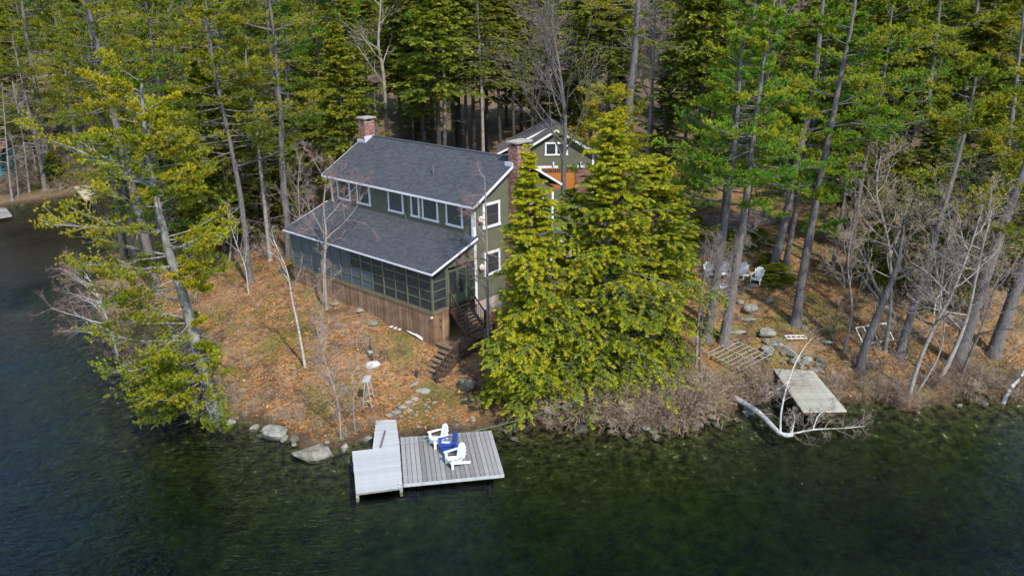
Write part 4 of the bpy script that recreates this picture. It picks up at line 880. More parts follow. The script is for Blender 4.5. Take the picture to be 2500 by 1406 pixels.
b = MB(); b.box((-LN-.45, 6.5, 7.50), (-LN+.48, 6.615, 7.74)); b.box((-LN+.385, 6.5, 7.55), (-LN+.45, 7.4, 8.02)); b.build('flashing', 'flash', c2)
# rear ell behind the gable end
b = MB(); ev = [(-4.6, 2.7), (-2.5, 4.2), (-.4, 2.7), (-.4, -.6), (-4.6, -.6)]
b.add([(x, DB, z) for x, z in ev]+[(x, 15.2, z) for x, z in ev], q=[(i, (i+1) % 5, (i+1) % 5+5, i+5) for i in range(5)]+[(5, 7, 8, 9)], t=[(5, 6, 7)])
b.build('rear_wing', 'olive', house)
e0 = np.array([-.05, 15.5, 2.62]); es = np.array([-2.45, 0, 1.72]); slab(house, e0, (0, -1, 0), 4.5, es, np.linalg.norm(es), .1, 'rear_wing_roof', 'roof'); shingles(house, e0, (0, -1, 0), 4.5, es, np.linalg.norm(es))
# side entry hood on the gable wall
b = MB(); b.add([(.05, 9.0, 2.9), (1.5, 9.0, 2.35), (1.5, 11.2, 2.35), (.05, 11.2, 2.9), (.05, 9.0, 2.8), (1.5, 9.0, 2.25), (1.5, 11.2, 2.25), (.05, 11.2, 2.8)], q=[(0, 1, 2, 3), (7, 6, 5, 4), (0, 4, 5, 1), (1, 5, 6, 2), (2, 6, 7, 3)]); b.build('side_hood', 'roof', house)
b = MB(); b.box((1.50, 8.95, 2.24), (1.54, 11.25, 2.40)); b.box((1.38, 9.02, -.6), (1.48, 9.12, 2.24)); b.box((1.38, 11.05, -.6), (1.48, 11.15, 2.24)); b.build('hood_post', 'white', house)

# furniture glimpsed inside the screened porch
def table(loc, rz, label, m='linen', L_=1.6, W_=.8):
    t = empty('porch_table', loc, label, 'table', rz)
    b = MB(); b.box((-L_/2, -W_/2, .70), (L_/2, W_/2, .74)); b.build('table_top', m, t)
    for x in (-L_/2+.08, L_/2-.08):
        for y in (-W_/2+.08, W_/2-.08): b = MB(); b.box((x-.03, y-.03, 0), (x+.03, y+.03, .70)); b.build('leg', m, t)
    return t
table(hw(-3.2, 1.5, -.01), HA, 'pale table inside the screened porch near the door end')
table(hw(-7.2, 1.7, -.01), HA, 'second pale table inside the porch, further from the door')
def pchair(loc, rz, label, m='linen'):
    t = empty('porch_chair', loc, label, 'chair', rz)
    b = MB(); b.box((-.25, -.25, .42), (.25, .25, .47)); b.build('seat', m, t)
    b = MB(); b.beam((0, .25, .47), (0, .33, .95), .5, .03, up=(0, 1, 0)); b.build('backrest', m, t)
    for x in (-.22, .22):
        for y in (-.22, .22): b = MB(); b.box((x-.02, y-.02, 0), (x+.02, y+.02, .42)); b.build('leg', m, t)
for x, y, a, l in ((-1.3, 1.2, -.6, 'pale chair behind the screen nearest the porch corner'), (-2.2, 2.3, .2, 'pale chair between the near porch table and the wall'), (-4.6, 1.2, 1.5, 'pale chair at the far side of the near porch table'), (-5.6, 1.4, -1.5, 'pale chair at the near side of the second porch table')):
    pchair(hw(x, y, -.01), HA+a, l)

# ------------------------------------------------------------------ stairs and landing deck by the porch door
st = empty('porch_stairs', hw(0, 0, 0), 'brown stained wooden stairs and landing going down from the porch door', 'stairs', HA)
DZ = -1.95
n = 11
for i in range(n):
    y0 = .02+i*(1.98/n); b = MB(); b.box((.10, y0, DZ-.04), (2.08, y0+1.98/n-.012, DZ)); b.build('deck_board', 'stairwood', st)
b = MB(); b.box((.08, -.02, DZ-.26), (2.08, .015, DZ-.005)); b.box((2.08, -.02, DZ-.26), (2.12, 2.7, DZ-.005)); b.box((.08, .015, DZ-.24), (.12, 1.98, DZ-.05)); b.build('deck_frame', 'raildark', st)
for x, y in ((.2, .1), (2.0, .1), (2.0, 1.9), (2.2, 2.6), (1.6, 2.6)):
    b = MB(); b.box((x-.05, y-.05, -3.4), (x+.05, y+.05, DZ-.05 if y < 2 else -1.47)); b.build('deck_leg', 'raildark', st)
RS = .172; RN = .29
for i in range(7):
    z = DZ-RS*(i+1); y1 = -.03-RN*i; x0 = .58; x1 = 2.08 if i < 5 else 2.36
    b = MB(); b.box((x0, y1-RN-.03, z-.04), (x1, y1-.005, z)); b.build('tread', 'stairwood', st)
for x in (.68, 2.04):
    b = MB(); b.beam((x, 0, DZ-.28), (x, -RN*7, DZ-.28-RS*7), .05, .24); b.build('stringer', 'raildark', st)
# upper flight from the door
n = 8
for i in range(n):
    z = -.16*(i+1); x0 = .10+.17*i; b = MB(); b.box((x0, 1.32, z-.035), (x0+.20, 2.78, z)); b.build('tread', 'stairwood', st)
for y in (1.28, 2.80):
    b = MB(); b.beam((.10, y, -.22), (.10+.17*n, y, -.22-.16*n), .05, .22); b.build('stringer', 'raildark', st)
for y in (1.28, 2.80):      # handrails with balusters
    b = MB(); b.beam((.10, y, .88), (.10+.17*n, y, .88-.16*n), .05, .09); b.build('handrail', 'raildark', st)
    for i in range(9):
        t = (i+.5)/9; x = .10+.17*n*t; z = -.16*n*t; b = MB(); b.box((x-.016, y-.016, z-.15), (x+.016, y+.016, z+.86)); b.build('baluster', 'raildark', st)
    b = MB(); b.box((.10+.17*n, y-.045, -1.7), (.10+.17*n+.09, y+.045, -.30)); b.build('newel_post', 'raildark', st)
LZ = -1.42
for i in range(4):
    b = MB(); x0 = 1.50+i*.2; b.box((x0, 1.32, LZ-.04), (x0+.19, 2.78, LZ)); b.build('deck_board', 'stairwood', st)
for i in range(3):
    z = LZ-.135*(i+1); b = MB(); y1 = 1.32-.26*i; b.box((1.52, y1-.28, z-.04), (2.05, y1-.005, z)); b.build('tread', 'stairwood', st)
# main railing: down the lower flight and along the deck side
def railing(A, B, n, h=.92):
    A = np.array(A); B = np.array(B); up = np.array([0, 0, 1.])
    b = MB(); b.beam(A+up*h, B+up*h, .09, .05); b.build('handrail', 'raildark', st)
    b = MB(); b.beam(A+up*.10, B+up*.10, .05, .09); b.build('bottom_rail', 'raildark', st)
    for i in range(n):
        P = A+(B-A)*(i+.7)/(n+.4); b = MB(); b.box(P+np.array([-.022, -.022, .10]), P+np.array([.022, .022, h])); b.build('baluster', 'raildark', st)
railing((2.14, -RN*6.4, DZ-RS*6.4), (2.14, 0, DZ+.02), 11, .84); railing((2.16, .05, DZ), (2.16, 2.85, DZ), 13, .90)
for y, z in ((-RN*6.4, DZ-RS*7), (0, DZ-.1), (2.88, DZ-.1)):
    b = MB(); b.box((2.09, y-.05, z-.05), (2.19, y+.05, z+1.04)); b.build('newel_post', 'raildark', st)

# ------------------------------------------------------------------ garage behind
GB = at(1366, 466, 5.05); GBz = 4.9
ga = empty('garage', (GB[0]-.3, GB[1]+.2, GBz), 'green gabled garage with amber door standing behind the house', 'garage', math.radians(2))
hwid = 3.25; eh = 3.45; ah = 5.35; dep = 7.0
b = MB(); pr = [(-hwid, -.6), (hwid, -.6), (hwid, eh), (0, ah), (-hwid, eh)]
b.add([(x, 0, z) for x, z in pr]+[(x, dep, z) for x, z in pr], q=[(0, 1, 2, 4), (5, 9, 7, 6)]+[(i, i+5, (i+1) % 5+5, (i+1) % 5) for i in range(5)], t=[(2, 3, 4), (9, 8, 7)]); b.build('wall', 'olive', ga)
sl = (ah-eh)/hwid
siding(ga, (0, -.0, 0), (1, 0, 0), 2.30, ah-.05, lambda z: (-hwid if z < eh else -hwid+(z-eh)/sl, hwid if z < eh else hwid-(z-eh)/sl), (0, -1, 0), expo=.14)
FA = lambda s, z, o: np.array([s, -.018-o, z])
window(ga, FA, 0, 3.75, 1.95, 1.12, 1, 2, case=.13, split=True)
b = MB(); b.box((-2.5, -.06, 2.12), (hwid, -.004, 2.30)); b.box((-1.50, -.06, 0), (-1.26, -.004, 2.12)); b.box((hwid-.16, -.07, -.1), (hwid+.03, -.002, 3.4)); b.build('trim', 'white', ga)
gd = MB(); gd.box((-1.26, -.03, 0), (1.65, -.002, 2.12)); gdo = gd.build('garage_door', 'garage', ga)
for j in range(4):
    for i in range(4):
        if j == 3: continue
        b = MB(); x0 = -1.20+i*.71; z0 = .06+j*.51; b.box((x0, -.045, z0), (x0+.64, -.031, z0+.45)); b.build('door_panel', 'garage', gdo)
for i in range(16):
    x0 = -1.20+i*.178; b = MB(); b.box((x0, -.042, 1.70), (x0+.13, -.031, 2.02)); b.build('door_pane', 'glassdark', gdo)
b = MB(); b.box((1.65, -.10, -.4), (3.05, -.004, 2.11)); pier = b.build('brick_pier', 'mortar', ga); br = MB()
for k in range(34):
    s = 1.65-(.1 if k % 2 else 0)
    while s < 3.04:
        a = max(1.65, s); e_ = min(3.05, s+.2); z = -.3+k*.07
        if e_-a > .03 and z < 2.05: br.box((a+.005, -.125, z+.005), (e_-.005, -.101, z+.06), a=rs.rand())
        s += .21
stuff(br.build('bricks', 'brick', pier))
for x in (-.25, 2.1): b = MB(); b.box((x-.05, -.2, 2.32), (x+.05, -.07, 2.5)); b.tube([(x, -.14, 2.5), (x, -.14, 2.66)], [.09, .05], 8); b.build('wall_lamp', 'white' if x < 0 else 'alu', ga)
for sx in (-1, 1):
    o0 = np.array([sx*(hwid+.35), -.4 if sx < 0 else dep+.3, eh-.14]); A_ = (0, 1, 0) if sx < 0 else (0, -1, 0); sv_ = np.array([-sx*(hwid+.35), 0, (ah+.12)-(eh-.14)])
    slab(ga, o0, A_, dep+.7, sv_, np.linalg.norm(sv_), .12, 'roof', 'roof_old'); shingles(ga, o0, A_, dep+.7, sv_, np.linalg.norm(sv_), expo=.16, tabw=.34, m='roof_old')
    b = MB(); b.beam((sx*(hwid+.37), -.42, eh-.24), (0, -.42, ah+.03), .04, .17, up=(0, 0, 1)); b.build('fascia', 'white', ga)
# wider rear bay of the garage, left
o0 = np.array([-5.0, 2.6, 2.95]); sv_ = np.array([4.4, 0, 2.15]); slab(ga, o0, (0, 1, 0), 4.6, sv_, np.linalg.norm(sv_), .1, 'side_roof', 'roof_old'); shingles(ga, o0, (0, 1, 0), 4.6, sv_, np.linalg.norm(sv_), m='roof_old')
b = MB(); b.box((-4.8, 2.8, -.4), (-3.2, 7.0, 2.9)); b.build('side_bay', 'olive', ga); b = MB(); b.beam((-5.03, 2.56, 2.9), (-.6, 2.56, 5.06), .04, .15); b.build('fascia', 'white', ga)

# ------------------------------------------------------------------ docks
def quad_dock(name, corners, z, npl, along, gapf, m, label, cat, jitter=.004, th=.045, group=None, fr='timber', fh=.16):
    """corners A B C D (A-B far edge, D-C near edge); planks run A->D when along, else A->B"""
    A, B, C, D = [np.array([c[0], c[1], c[2] if len(c) > 2 else z]) for c in corners]; cen = (A+B+C+D)/4; A, B, C, D = A-cen, B-cen, C-cen, D-cen
    e = empty(name, cen, label, cat, group=group); r = np.random.RandomState(len(label))
    for i in range(npl):
        t0 = (i+gapf/2)/npl; t1 = (i+1-gapf/2)/npl
        if along: q = [A+(B-A)*t0, A+(B-A)*t1, D+(C-D)*t1, D+(C-D)*t0]
        else: q = [A+(D-A)*t0, A+(D-A)*t1, B+(C-B)*t1, B+(C-B)*t0]
        q = np.array(q); ax = unit(q[3]-q[0]); q[0] -= ax*r.rand()*.03; q[3] += ax*r.rand()*.03; q[:, 2] += r.uniform(-jitter, jitter)
        b = MB(); lo = q-[0, 0, th]; o = q.mean(0); b.add(np.vstack([lo, q])-o, q=[(0, 1, 2, 3), (7, 6, 5, 4), (0, 4, 5, 1), (1, 5, 6, 2), (2, 6, 7, 3), (3, 7, 4, 0)]); b.build('plank', m, e, loc=o)
    ins = lambda P, k=.03: P*(1-k/max(.5, np.linalg.norm(P)))
    b = MB()
    for P, Q in ((A, B), (B, C), (C, D), (D, A)): b.beam(ins(P)-[0, 0, th+fh/2+.004], ins(Q)-[0, 0, th+fh/2+.004], .05, fh)
    for k in (.33, .66): b.beam((A+(D-A)*k)*.97-[0, 0, th+fh/2+.006], (B+(C-B)*k)*.97-[0, 0, th+fh/2+.006], .05, fh)
    b.build('frame', fr, e); return e, (A, B, C, D), cen
pt_ = lambda x, y, z=.30: tuple(at(x, y, z)[:2])
dk, (A, B, C, D), cen = quad_dock('swimming_dock', [pt_(977, 1068), pt_(1200, 1051), pt_(1231, 1156), pt_(985, 1180)], .31, 21, True, .10, 'plank', 'wide dock of weathered grey planks carrying three lawn chairs', 'dock')
b = MB(); b.beam(D-[0, .045, .09], C-[0, .045, .09], .03, .15); b.build('edge_board', 'plank_pale', dk)
for P in (A*.9, B*.9, C*.72, D*.72): b = MB(); b.tube([P-[0, 0, 1.6], P-[0, 0, .2]], .06, 8); b.build('dock_leg', 'darktimber', dk)
dk2, (A, B, C, D), cen = quad_dock('dock_section', [pt_(860, 1101, .37), pt_(975, 1088, .37), pt_(982, 1184, .37), pt_(869, 1199, .37)], .37, 17, False, .05, 'plank_pale', 'pale bleached square dock section at the left of the grey dock', 'dock')
b = MB(); b.beam(D-[0, .04, .05], C-[0, .04, .05], .03, .10); b.build('edge_board', 'plank_pale', dk2)
for P in (A*.9, B*.93, C*.95, D*.95): b = MB(); b.box(P+np.array([-.06, -.06, -.58]), P+np.array([.06, .06, -.08])); b.build('dock_leg', 'timber', dk2)
b = MB(); b.tube([C+[-.15, .05, .06], C+[-.05, .05, .06]], .05, 6); b.build('cleat', 'alu', dk2)
gw, (A, B, C, D), cen = quad_dock('gangway', [pt_(918, 1024, .44), pt_(966, 1022, .44), pt_(975, 1087, .385), pt_(910, 1095, .385)], .41, 12, False, .06, 'plank_pale', 'narrow pale gangway joining the shore path to the dock', 'gangway')
b = MB(); b.box((-.09, -1.4, -.01), (-.02, .1, .09)); b.build('kerb_board', 'bark', gw)
# tan dock on the far bank with a ladder
fd_, (A, B, C, D), cen = quad_dock('far_dock', [pt_(178, 455, .5), pt_(224, 452, .5), pt_(247, 478, .5), pt_(206, 487, .5)], .5, 14, True, .05, 'plank_tan', 'small tan dock on the far left bank across the cove', 'dock')
for P in (C*.9, D*.9, A*.9, B*.9): b = MB(); b.tube([P-[0, 0, 2], P-[0, 0, .2]], .07, 6); b.build('dock_leg', 'darktimber', fd_)
b = MB(); m_ = (C*.55+D*.45)
for k in (-.25, .25): b.tube([m_+[k, -.05, -.8], m_+[k, -.05, .6], m_+[k, .15, .85], m_+[k, .3, .6], m_+[k, .3, 0]], .025, 6)
for z in (-.5, -.2, .1): b.beam(m_+[-.25, -.05, z], m_+[.25, -.05, z], .04, .03)
b.build('ladder', 'alu', fd_)
g2, _, _ = quad_dock('grey_dock', [pt_(-40, 506, .5), pt_(14, 508, .5), pt_(28, 524, .5), pt_(-30, 534, .5)], .5, 10, False, .08, 'plank', 'tip of a grey dock cut by the left edge of the frame', 'dock')
# weathered platform at the right bank
pl, (A, B, C, D), cen = quad_dock('shore_platform', [tuple(at(1888, 900, 1.75)), tuple(at(1984, 904, 1.75)), tuple(at(2066, 1001, .85)), tuple(at(1960, 1003, .85))], .8, 24, False, .06, 'plank_moss', 'long mossy grey plank platform slanting from the right bank over the water', 'platform', fh=.2, fr='darktimber')
b = MB(); b.beam(D-[0, .05, .03], C-[0, .05, .03], .05, .09); b.build('edge_board', 'plank_tan', pl)
for P in (A*.9, B*.9, C*.95, D*.95): b = MB(); b.tube([P-[0, 0, 1.8], P-[0, 0, .2]], .08, 6); b.build('platform_leg', 'darktimber', pl)

# ------------------------------------------------------------------ adirondack chairs
def adirondack(loc, rz, m, label, group):
    e = empty('adirondack_chair', loc, label, 'chair', rz, group)        # faces -y
    for i in range(5):
        t = i/4; b = MB(); y = -.42+.115*i; z = .37-.035*i; b.box((-.27, y-.052, z-.012), (.27, y+.052, z+.01), T=None); b.build('seat_slat', m, e)
    n = 7
    for i in range(n):
        k = (i-3)/3.0; b = MB(); x0 = k*.185; x1 = k*.31; h = .80-.17*abs(k)**2; y0 = .06; y1 = .06+h*.36
        A = np.array([x0, y0, .20]); B_ = np.array([x1, y1, .20+h]); wdt = .058
        v = []
        for P, wd in ((A, .052), (A+(B_-A)*.92, .082), (B_, .045)):
            for sx, sy in ((-1, 0), (1, 0), (1, 1), (-1, 1)): v.append(P+np.array([sx*wd/2, sy*.02, 0]))
        b.add(v, q=[(0, 1, 5, 4), (1, 2, 6, 5), (2, 3, 7, 6), (3, 0, 4, 7), (4, 5, 9, 8), (5, 6, 10, 9), (6, 7, 11, 10), (7, 4, 8, 11), (8, 9, 10, 11), (3, 2, 1, 0)]); b.build('back_slat', m, e)
    for z, y, w_ in ((.30, .115, .46), (.62, .235, .62)):
        b = MB(); b.box((-w_/2, y, z), (w_/2, y+.03, z+.07)); b.build('back_rail', m, e)
    for s in (-1, 1):
        b = MB(); b.add([(s*.27, -.52, .575), (s*.42, -.50, .575), (s*.40, .0, .575), (s*.34, .30, .575), (s*.29, .30, .575), (s*.29, .0, .575)]+[(s*.27, -.52, .60), (s*.42, -.50, .60), (s*.40, .0, .60), (s*.34, .30, .60), (s*.29, .30, .60), (s*.29, .0, .60)], q=[(0, 1, 7, 6), (1, 2, 8, 7), (2, 3, 9, 8), (3, 4, 10, 9), (4, 5, 11, 10), (5, 0, 6, 11), (0, 1, 2, 5), (2, 3, 4, 5), (6, 7, 8, 11), (8, 9, 10, 11)]); b.build('arm', m, e)
        b = MB(); b.box((s*.31-.014, -.47, 0), (s*.31+.014, -.36, .574)); b.build('front_leg', m, e)
        b = MB(); b.beam((s*.275, -.46, .33), (s*.275, .52, .06), .026, .12); b.build('rear_leg', m, e)
        b = MB(); b.beam((s*.31, -.415, .46), (s*.37, -.415, .565), .03, .06, up=(0, 1, 0)); b.build('arm_bracket', m, e)
    b = MB(); b.box((-.27, -.485, .27), (.27, -.462, .38)); b.build('front_apron', m, e)
    return e
dg = 'lawn chairs standing on the dock'
face = lambda a: math.radians(a)
for (px, py), a, m, l in (((1076, 1083), -62, 'chairwhite', 'white slatted lawn chair at the back of the three on the dock'), ((1100, 1101), -70, 'blue', 'royal blue slatted lawn chair between two white ones on the dock'), ((1117, 1132), -58, 'chairwhite', 'white slatted lawn chair at the front of the three on the dock')):
    p = at(px, py, .315); adirondack((p[0], p[1], .318), face(a), m, l, dg)
lg = 'white chairs round the fire pit on the wooded bank'
def onground(px, py, dz=0): g = ground(px, py); return np.array([g[0], g[1], g[2]+dz])
for (px, py), a, l in (((1731, 678), 12, 'white lawn chair under the pines, leftmost of the row'), ((1767, 676), -5, 'white lawn chair under the pines, second from the left, behind twigs'), ((1810, 680), -40, 'white lawn chair under the pines turned side on, third from the left'), ((1849, 690), -38, 'white lawn chair under the pines, rightmost and clearest')):
    g = onground(px, py); adirondack(g+[0, 0, .02], face(a), 'chairwhite', l, lg)
# low white stool table and stone ring
def low_table(loc, label):
    e = empty('low_table', loc, label, 'table', .5)
    for i in range(6): b = MB(); b.box((-.4+i*.135, -.32, .36), (-.4+i*.135+.12, .32, .39)); b.build('slat', 'chairwhite', e)
    for x in (-.32, .32):
        for y in (-.26, .26): b = MB(); b.box((x-.03, y-.03, 0), (x+.03, y+.03, .36)); b.build('leg', 'chairwhite', e)
low_table(onground(1763, 712), 'low white slatted table between the two dark trunks')

# ------------------------------------------------------------------ rocks
def rock(seed, size, m, name='boulder', flat=1.0, cuts=9):
    r = np.random.RandomState(seed); bm_v = []
    n1, n2 = 14, 9; th = np.linspace(0, 2*PI, n1, endpoint=False); ph = np.linspace(.12, PI-.12, n2)
    P = np.array([[math.cos(t)*math.sin(p), math.sin(t)*math.sin(p), math.cos(p)] for p in ph for t in th]+[[0, 0, 1], [0, 0, -1]])
    k = np.sum(np.array([np.sin(P@r.normal(0, 1.5, 3)+r.rand()*6)*.10 for _ in range(5)]), 0); P = P*(1+k[:, None])
    for _ in range(cuts):     # flat split faces
        nn = unit(r.normal(0, 1, 3)); d = r.uniform(.62, .88); s = P@nn; P = P-np.maximum(s-d, 0)[:, None]*nn
    P = P+r.normal(0, .015, P.shape); P *= np.array(size)*np.array([1, 1, flat])
    b = MB(); q = [(i*n1+j, (i+1)*n1+j, (i+1)*n1+(j+1) % n1, i*n1+(j+1) % n1) for i in range(n2-1) for j in range(n1)]
    t = [(n1*n2, j, (j+1) % n1) for j in range(n1)]+[(n1*n2+1, (n2-1)*n1+(j+1) % n1, (n2-1)*n1+j) for j in range(n1)]
    b.add(P, q=q, t=t); me = b.mesh(name); me.materials.append(M[m]); return me
def put_rock(px, py, size, label, m='rock', seed=None, name='boulder', rz=0, sink=.25, group=None, z=None):
    g = ground(px, py) if z is None else at(px, py, z)
    o = link(name, rock(px*7+py if seed is None else seed, size, m, name), None, (g[0], g[1], g[2]+size[2]*(1-2*sink)-.0)); o.rotation_euler = (0, 0, rz)
    return tag(o, label, 'rock', group)
put_rock(672, 1070, (.85, .60, .50), 'pale lichened boulder at the waterline left of the dock', z=-.15, rz=-.35)
put_rock(768, 1120, (.98, .62, .46), 'large flat granite boulder standing in the shallows by the dock', m='rock_mid', z=-.25, rz=.1)
put_rock(1140, 948, (.68, .48, .42), 'mossy green boulder at the foot of the wooden stairs', m='rock_dk')
put_rock(913, 895, (.50, .28, .26), 'white whale shaped boulder under the black post', m='concrete', rz=.15)
put_rock(832, 728, (.42, .26, .22), 'grey boulder by the middle of the cedar skirting', rz=.1)
put_rock(820, 745, (.36, .24, .16), 'flat grey stone in front of the boulder by the skirting')
put_rock(913, 796, (.36, .22, .26), 'angular grey stone downhill of the white pipe', rz=.5)
put_rock(878, 762, (.28, .35, .16), 'low grey stone on the slope above the black post')
put_rock(900, 862, (.16, .12, .10), 'small grey stone left of the black post')
put_rock(1832, 762, (.62, .42, .36), 'largest lichened boulder on the orange slope below the chairs', rz=.1)
put_rock(1808, 742, (.26, .22, .20), 'small boulder just above the largest one on the slope')
put_rock(1876, 738, (.26, .18, .16), 'grey stone right of the largest boulder on the slope')
put_rock(1832, 782, (.42, .24, .10), 'flat slab of rock just below the largest boulder', m='rock')
put_rock(1870, 822, (.58, .36, .32), 'split boulder in the middle of the orange slope', rz=-.2)
put_rock(1800, 812, (.60, .28, .10), 'long low outcrop beside the right dark trunk', m='rock')
put_rock(1772, 765, (.30, .2, .14), 'grey stone half hidden behind the right dark trunk')
put_rock(1890, 845, (.55, .35, .14), 'flat outcrop above the shore platform', m='rock')
put_rock(2018, 838, (.32, .24, .12), 'pale stone in the needles right of the lone pine')
put_rock(1836, 700, (.5, .3, .14), 'low rock in front of the rightmost white chair')
rr = np.random.RandomState(21)
for i in range(46):      # rubble of the shore by the platform
    t = rr.rand(); px = 1860+rr.rand()*180; py = 850+(px-1860)*.45+rr.normal(0, 16)
    s = rr.uniform(.12, .30); o = put_rock(px, py, (s*1.3, s, s*.8), 'dark mossy rubble stone beside the shore platform', m='rock_dk' if rr.rand() < .7 else 'rock', seed=i % 8, rz=rr.rand()*6, name='rubble_stone', group='rubble beside the platform')
for i in range(70):      # stones along the water's edge
    k = rr.randint(12, len(shore_px)-2); t = rr.rand(); px = shore_px[k][0]*(1-t)+shore_px[k+1][0]*t; py = shore_px[k][1]*(1-t)+shore_px[k+1][1]*t+rr.uniform(-8, 16)
    s = rr.uniform(.10, .30)*(1.2 if rr.rand() < .15 else 1); p = at(px, py, 0); z = H1(p[0], p[1])
    o = link('shore_stone', rock(100+i % 10, (s*1.3, s, s*.7), 'rock_dk' if rr.rand() < .6 else 'rock', 'shore_stone'), None, (p[0], p[1], max(z, -.35)+s*.2)); o.rotation_euler = (0, 0, rr.rand()*6)
    tag(o, 'stone lying along the water edge', 'rock', 'stones along the shoreline')
for i in range(34):
    px = rr.uniform(960, 1180); py = rr.uniform(960, 1050)
    if 1020 < px < 1140 and py < 975: continue
    s = rr.uniform(.06, .15); put_rock(px, py, (s*1.2, s, s*.6), 'small stone scattered on the bank above the dock', m='rock', seed=40+i % 8, rz=rr.rand()*6, name='bank_stone', group='small stones above the dock')
# stepping stones from the stairs to the gangway
for k, (px, py, sx, sy, a, l) in enumerate([(1032, 955, .42, .28, .3, 'large flagstone at the bottom of the stairs'), (1013, 975, .24, .19, .2, 'stepping stone second from the stairs'), (998, 984, .22, .16, .5, 'stepping stone third from the stairs'), (984, 996, .25, .17, .1, 'stepping stone fourth from the stairs'), (968, 1008, .26, .18, .6, 'stepping stone fifth from the stairs'), (950, 1014, .20, .16, .2, 'stepping stone nearest the gangway'), (1000, 1003, .16, .14, .9, 'small stepping stone right of the path')]):
    g = ground(px, py); r = np.random.RandomState(k); n = 7; th = np.sort(r.rand(n)*.5+np.arange(n))*2*PI/n; rad = r.uniform(.85, 1.1, n)
    V = np.stack([np.cos(th)*rad*sx, np.sin(th)*rad*sy, np.zeros(n)], -1); b = MB()
    b.add(np.vstack([V*1.02+[0, 0, -.12], V+[0, 0, .05], [[0, 0, .058]]]), q=[(i, (i+1) % n, (i+1) % n+n, i+n) for i in range(n)], t=[(i+n, (i+1) % n+n, 2*n) for i in range(n)])
    o = b.build('stepping_stone', 'flag', None, loc=g); o.rotation_euler = (0, -.04, a+HA*.5); tag(o, l, 'stepping stone', 'stepping stones to the gangway')

# ------------------------------------------------------------------ odds and ends on the lawn
g = onground(908, 882); e = empty('black_post', g, 'charred black post standing behind the white boulder', 'post')
b = MB(); b.tube([(0, 0, -.2), (.01, 0, .6), (-.01, 0, 1.35)], [.075, .07, .055], 8); b.build('pole', 'black', e)
b = MB(); b.box((-.10, -.12, .50), (.10, -.07, .66)); b.build('meter_plate', 'alu', e); b = MB(); b.tube([(.04, -.06, .9), (.04, -.075, 1.3)], .02, 6); b.build('conduit', 'bark_grey', e)
g = onground(900, 985); e = empty('trestle', g, 'grey wooden trestle standing on the bank above the gangway', 'trestle')
for s in (-1, 1):
    for y in (-.45, .45): b = MB(); b.beam((s*.25, y, -.1), (s*.05, y*.7, 1.45), .05, .05); b.build('leg', 'timber', e)
b = MB(); b.box((-.20, -.36, 1.42), (.20, .36, 1.48)); b.build('top_board', 'plank_pale', e)
b = MB(); b.beam((-.2, -.42, .35), (.2, -.42, .35), .04, .04); b.beam((-.2, .42, .35), (.2, .42, .35), .04, .04); b.build('brace', 'timber', e)
p0 = onground(903, 748, .10); p1 = onground(1032, 834, .10); mid = (p0+p1)/2
e = empty('white_pipe', mid, 'long white drain pipe lying along the foot of the skirting', 'pipe')
for k in (0, 1): q0 = p0-mid+[.0, -.1*k, 0]; q1 = p1-mid+[-.02, -.12*k, 0]; ts = np.linspace(.5*k, 1, 19)[:, None]; P = q0+(q1-q0)*ts; P[:, 2] = np.array([H1(*(p[:2]+mid[:2])) for p in P])-mid[2]+.16; b = MB(); b.tube(P, .045, 8); b.build('pipe_length', 'pvc', e)
g = onground(972, 800); e = empty('small_pallet', g, 'small white slatted frame leaning on the drain pipe', 'pallet', HA+.1)
for i in range(3): b = MB(); b.box((-.42+.36*i, -.35, .04), (-.28+.36*i, .28, .07)); b.build('slat', 'chairwhite', e)
b = MB(); b.box((-.44, .18, .075), (.46, .24, .13)); b.build('cross_bar', 'chairwhite', e)
put_rock(1012, 941, (.42, .12, .12), 'pale weathered driftwood stump beside the lowest step', m='bark_grey', rz=.9, name='stump_log')['category'] = 'stump'
g = onground(1018, 925); b = MB(); b.box((-.04, -.04, 0), (.04, .04, .25)); b.tube([(0, 0, .25), (0, 0, .4)], [.09, .07], 8); o = b.build('path_lamp', 'black', None, loc=g); tag(o, 'small black path lamp left of the lowest step', 'lamp')
# rope strung along the shore from the dock
A_ = np.array(at(970, 1083, .45)); B_ = at(1430, 970, 2.2); ts = np.linspace(0, 1, 24)[:, None]; P = A_+(B_-A_)*ts; P[:, 2] -= .35*np.sin(ts[:, 0]*PI)
P[:, 2] = np.maximum(P[:, 2], .36); b = MB(); b.tube(P, .007, 5); o = b.build('rope', 'rope'); tag(o, 'pale green rope running from the dock across to the hemlock', 'rope')
# metal frames lying on the right bank
def rack(loc, rz, L_, W_, nb, label, tilt=(0, 0), m='alu', name='metal_frame', cross=1, w_=.045):
    e = empty(name, loc, label, 'frame', rz); e.rotation_euler = (tilt[0], tilt[1], rz)
    for s in (-1, 1): b = MB(); b.beam((-L_/2, s*W_/2, 0), (L_/2, s*W_/2, 0), w_, w_); b.build('side_rail', m, e)
    for i in range(nb): x = -L_/2+L_*i/(nb-1); b = MB(); b.beam((x, -W_/2, .002), (x, W_/2, .002), w_*.9, w_*.7); b.build('bar', m, e)
    for k in range(cross): b = MB(); y = 0; b.beam((-L_/2, y, .045), (L_/2, y, .045), w_*.9, w_*.8); b.build('cross_rail', m, e)
    return e
g = onground(1800, 875, .22); rack(g, math.radians(-55), 2.5, 2.3, 8, 'grey pipe frame like a gate lying flat on the leaf litter', tilt=(.12, .05))
g = onground(1872, 872, .3); rack(g, math.radians(40), .9, .35, 3, 'small bent grey ladder frame beside the big pipe frame', tilt=(.1, -.35), cross=0, name='ladder_frame', w_=.035)
g = onground(1942, 830, .2); rack(g, .0, 1.15, .42, 5, 'short white ladder lying below the lone pine', cross=0, m='chairwhite', name='short_ladder', w_=.035)
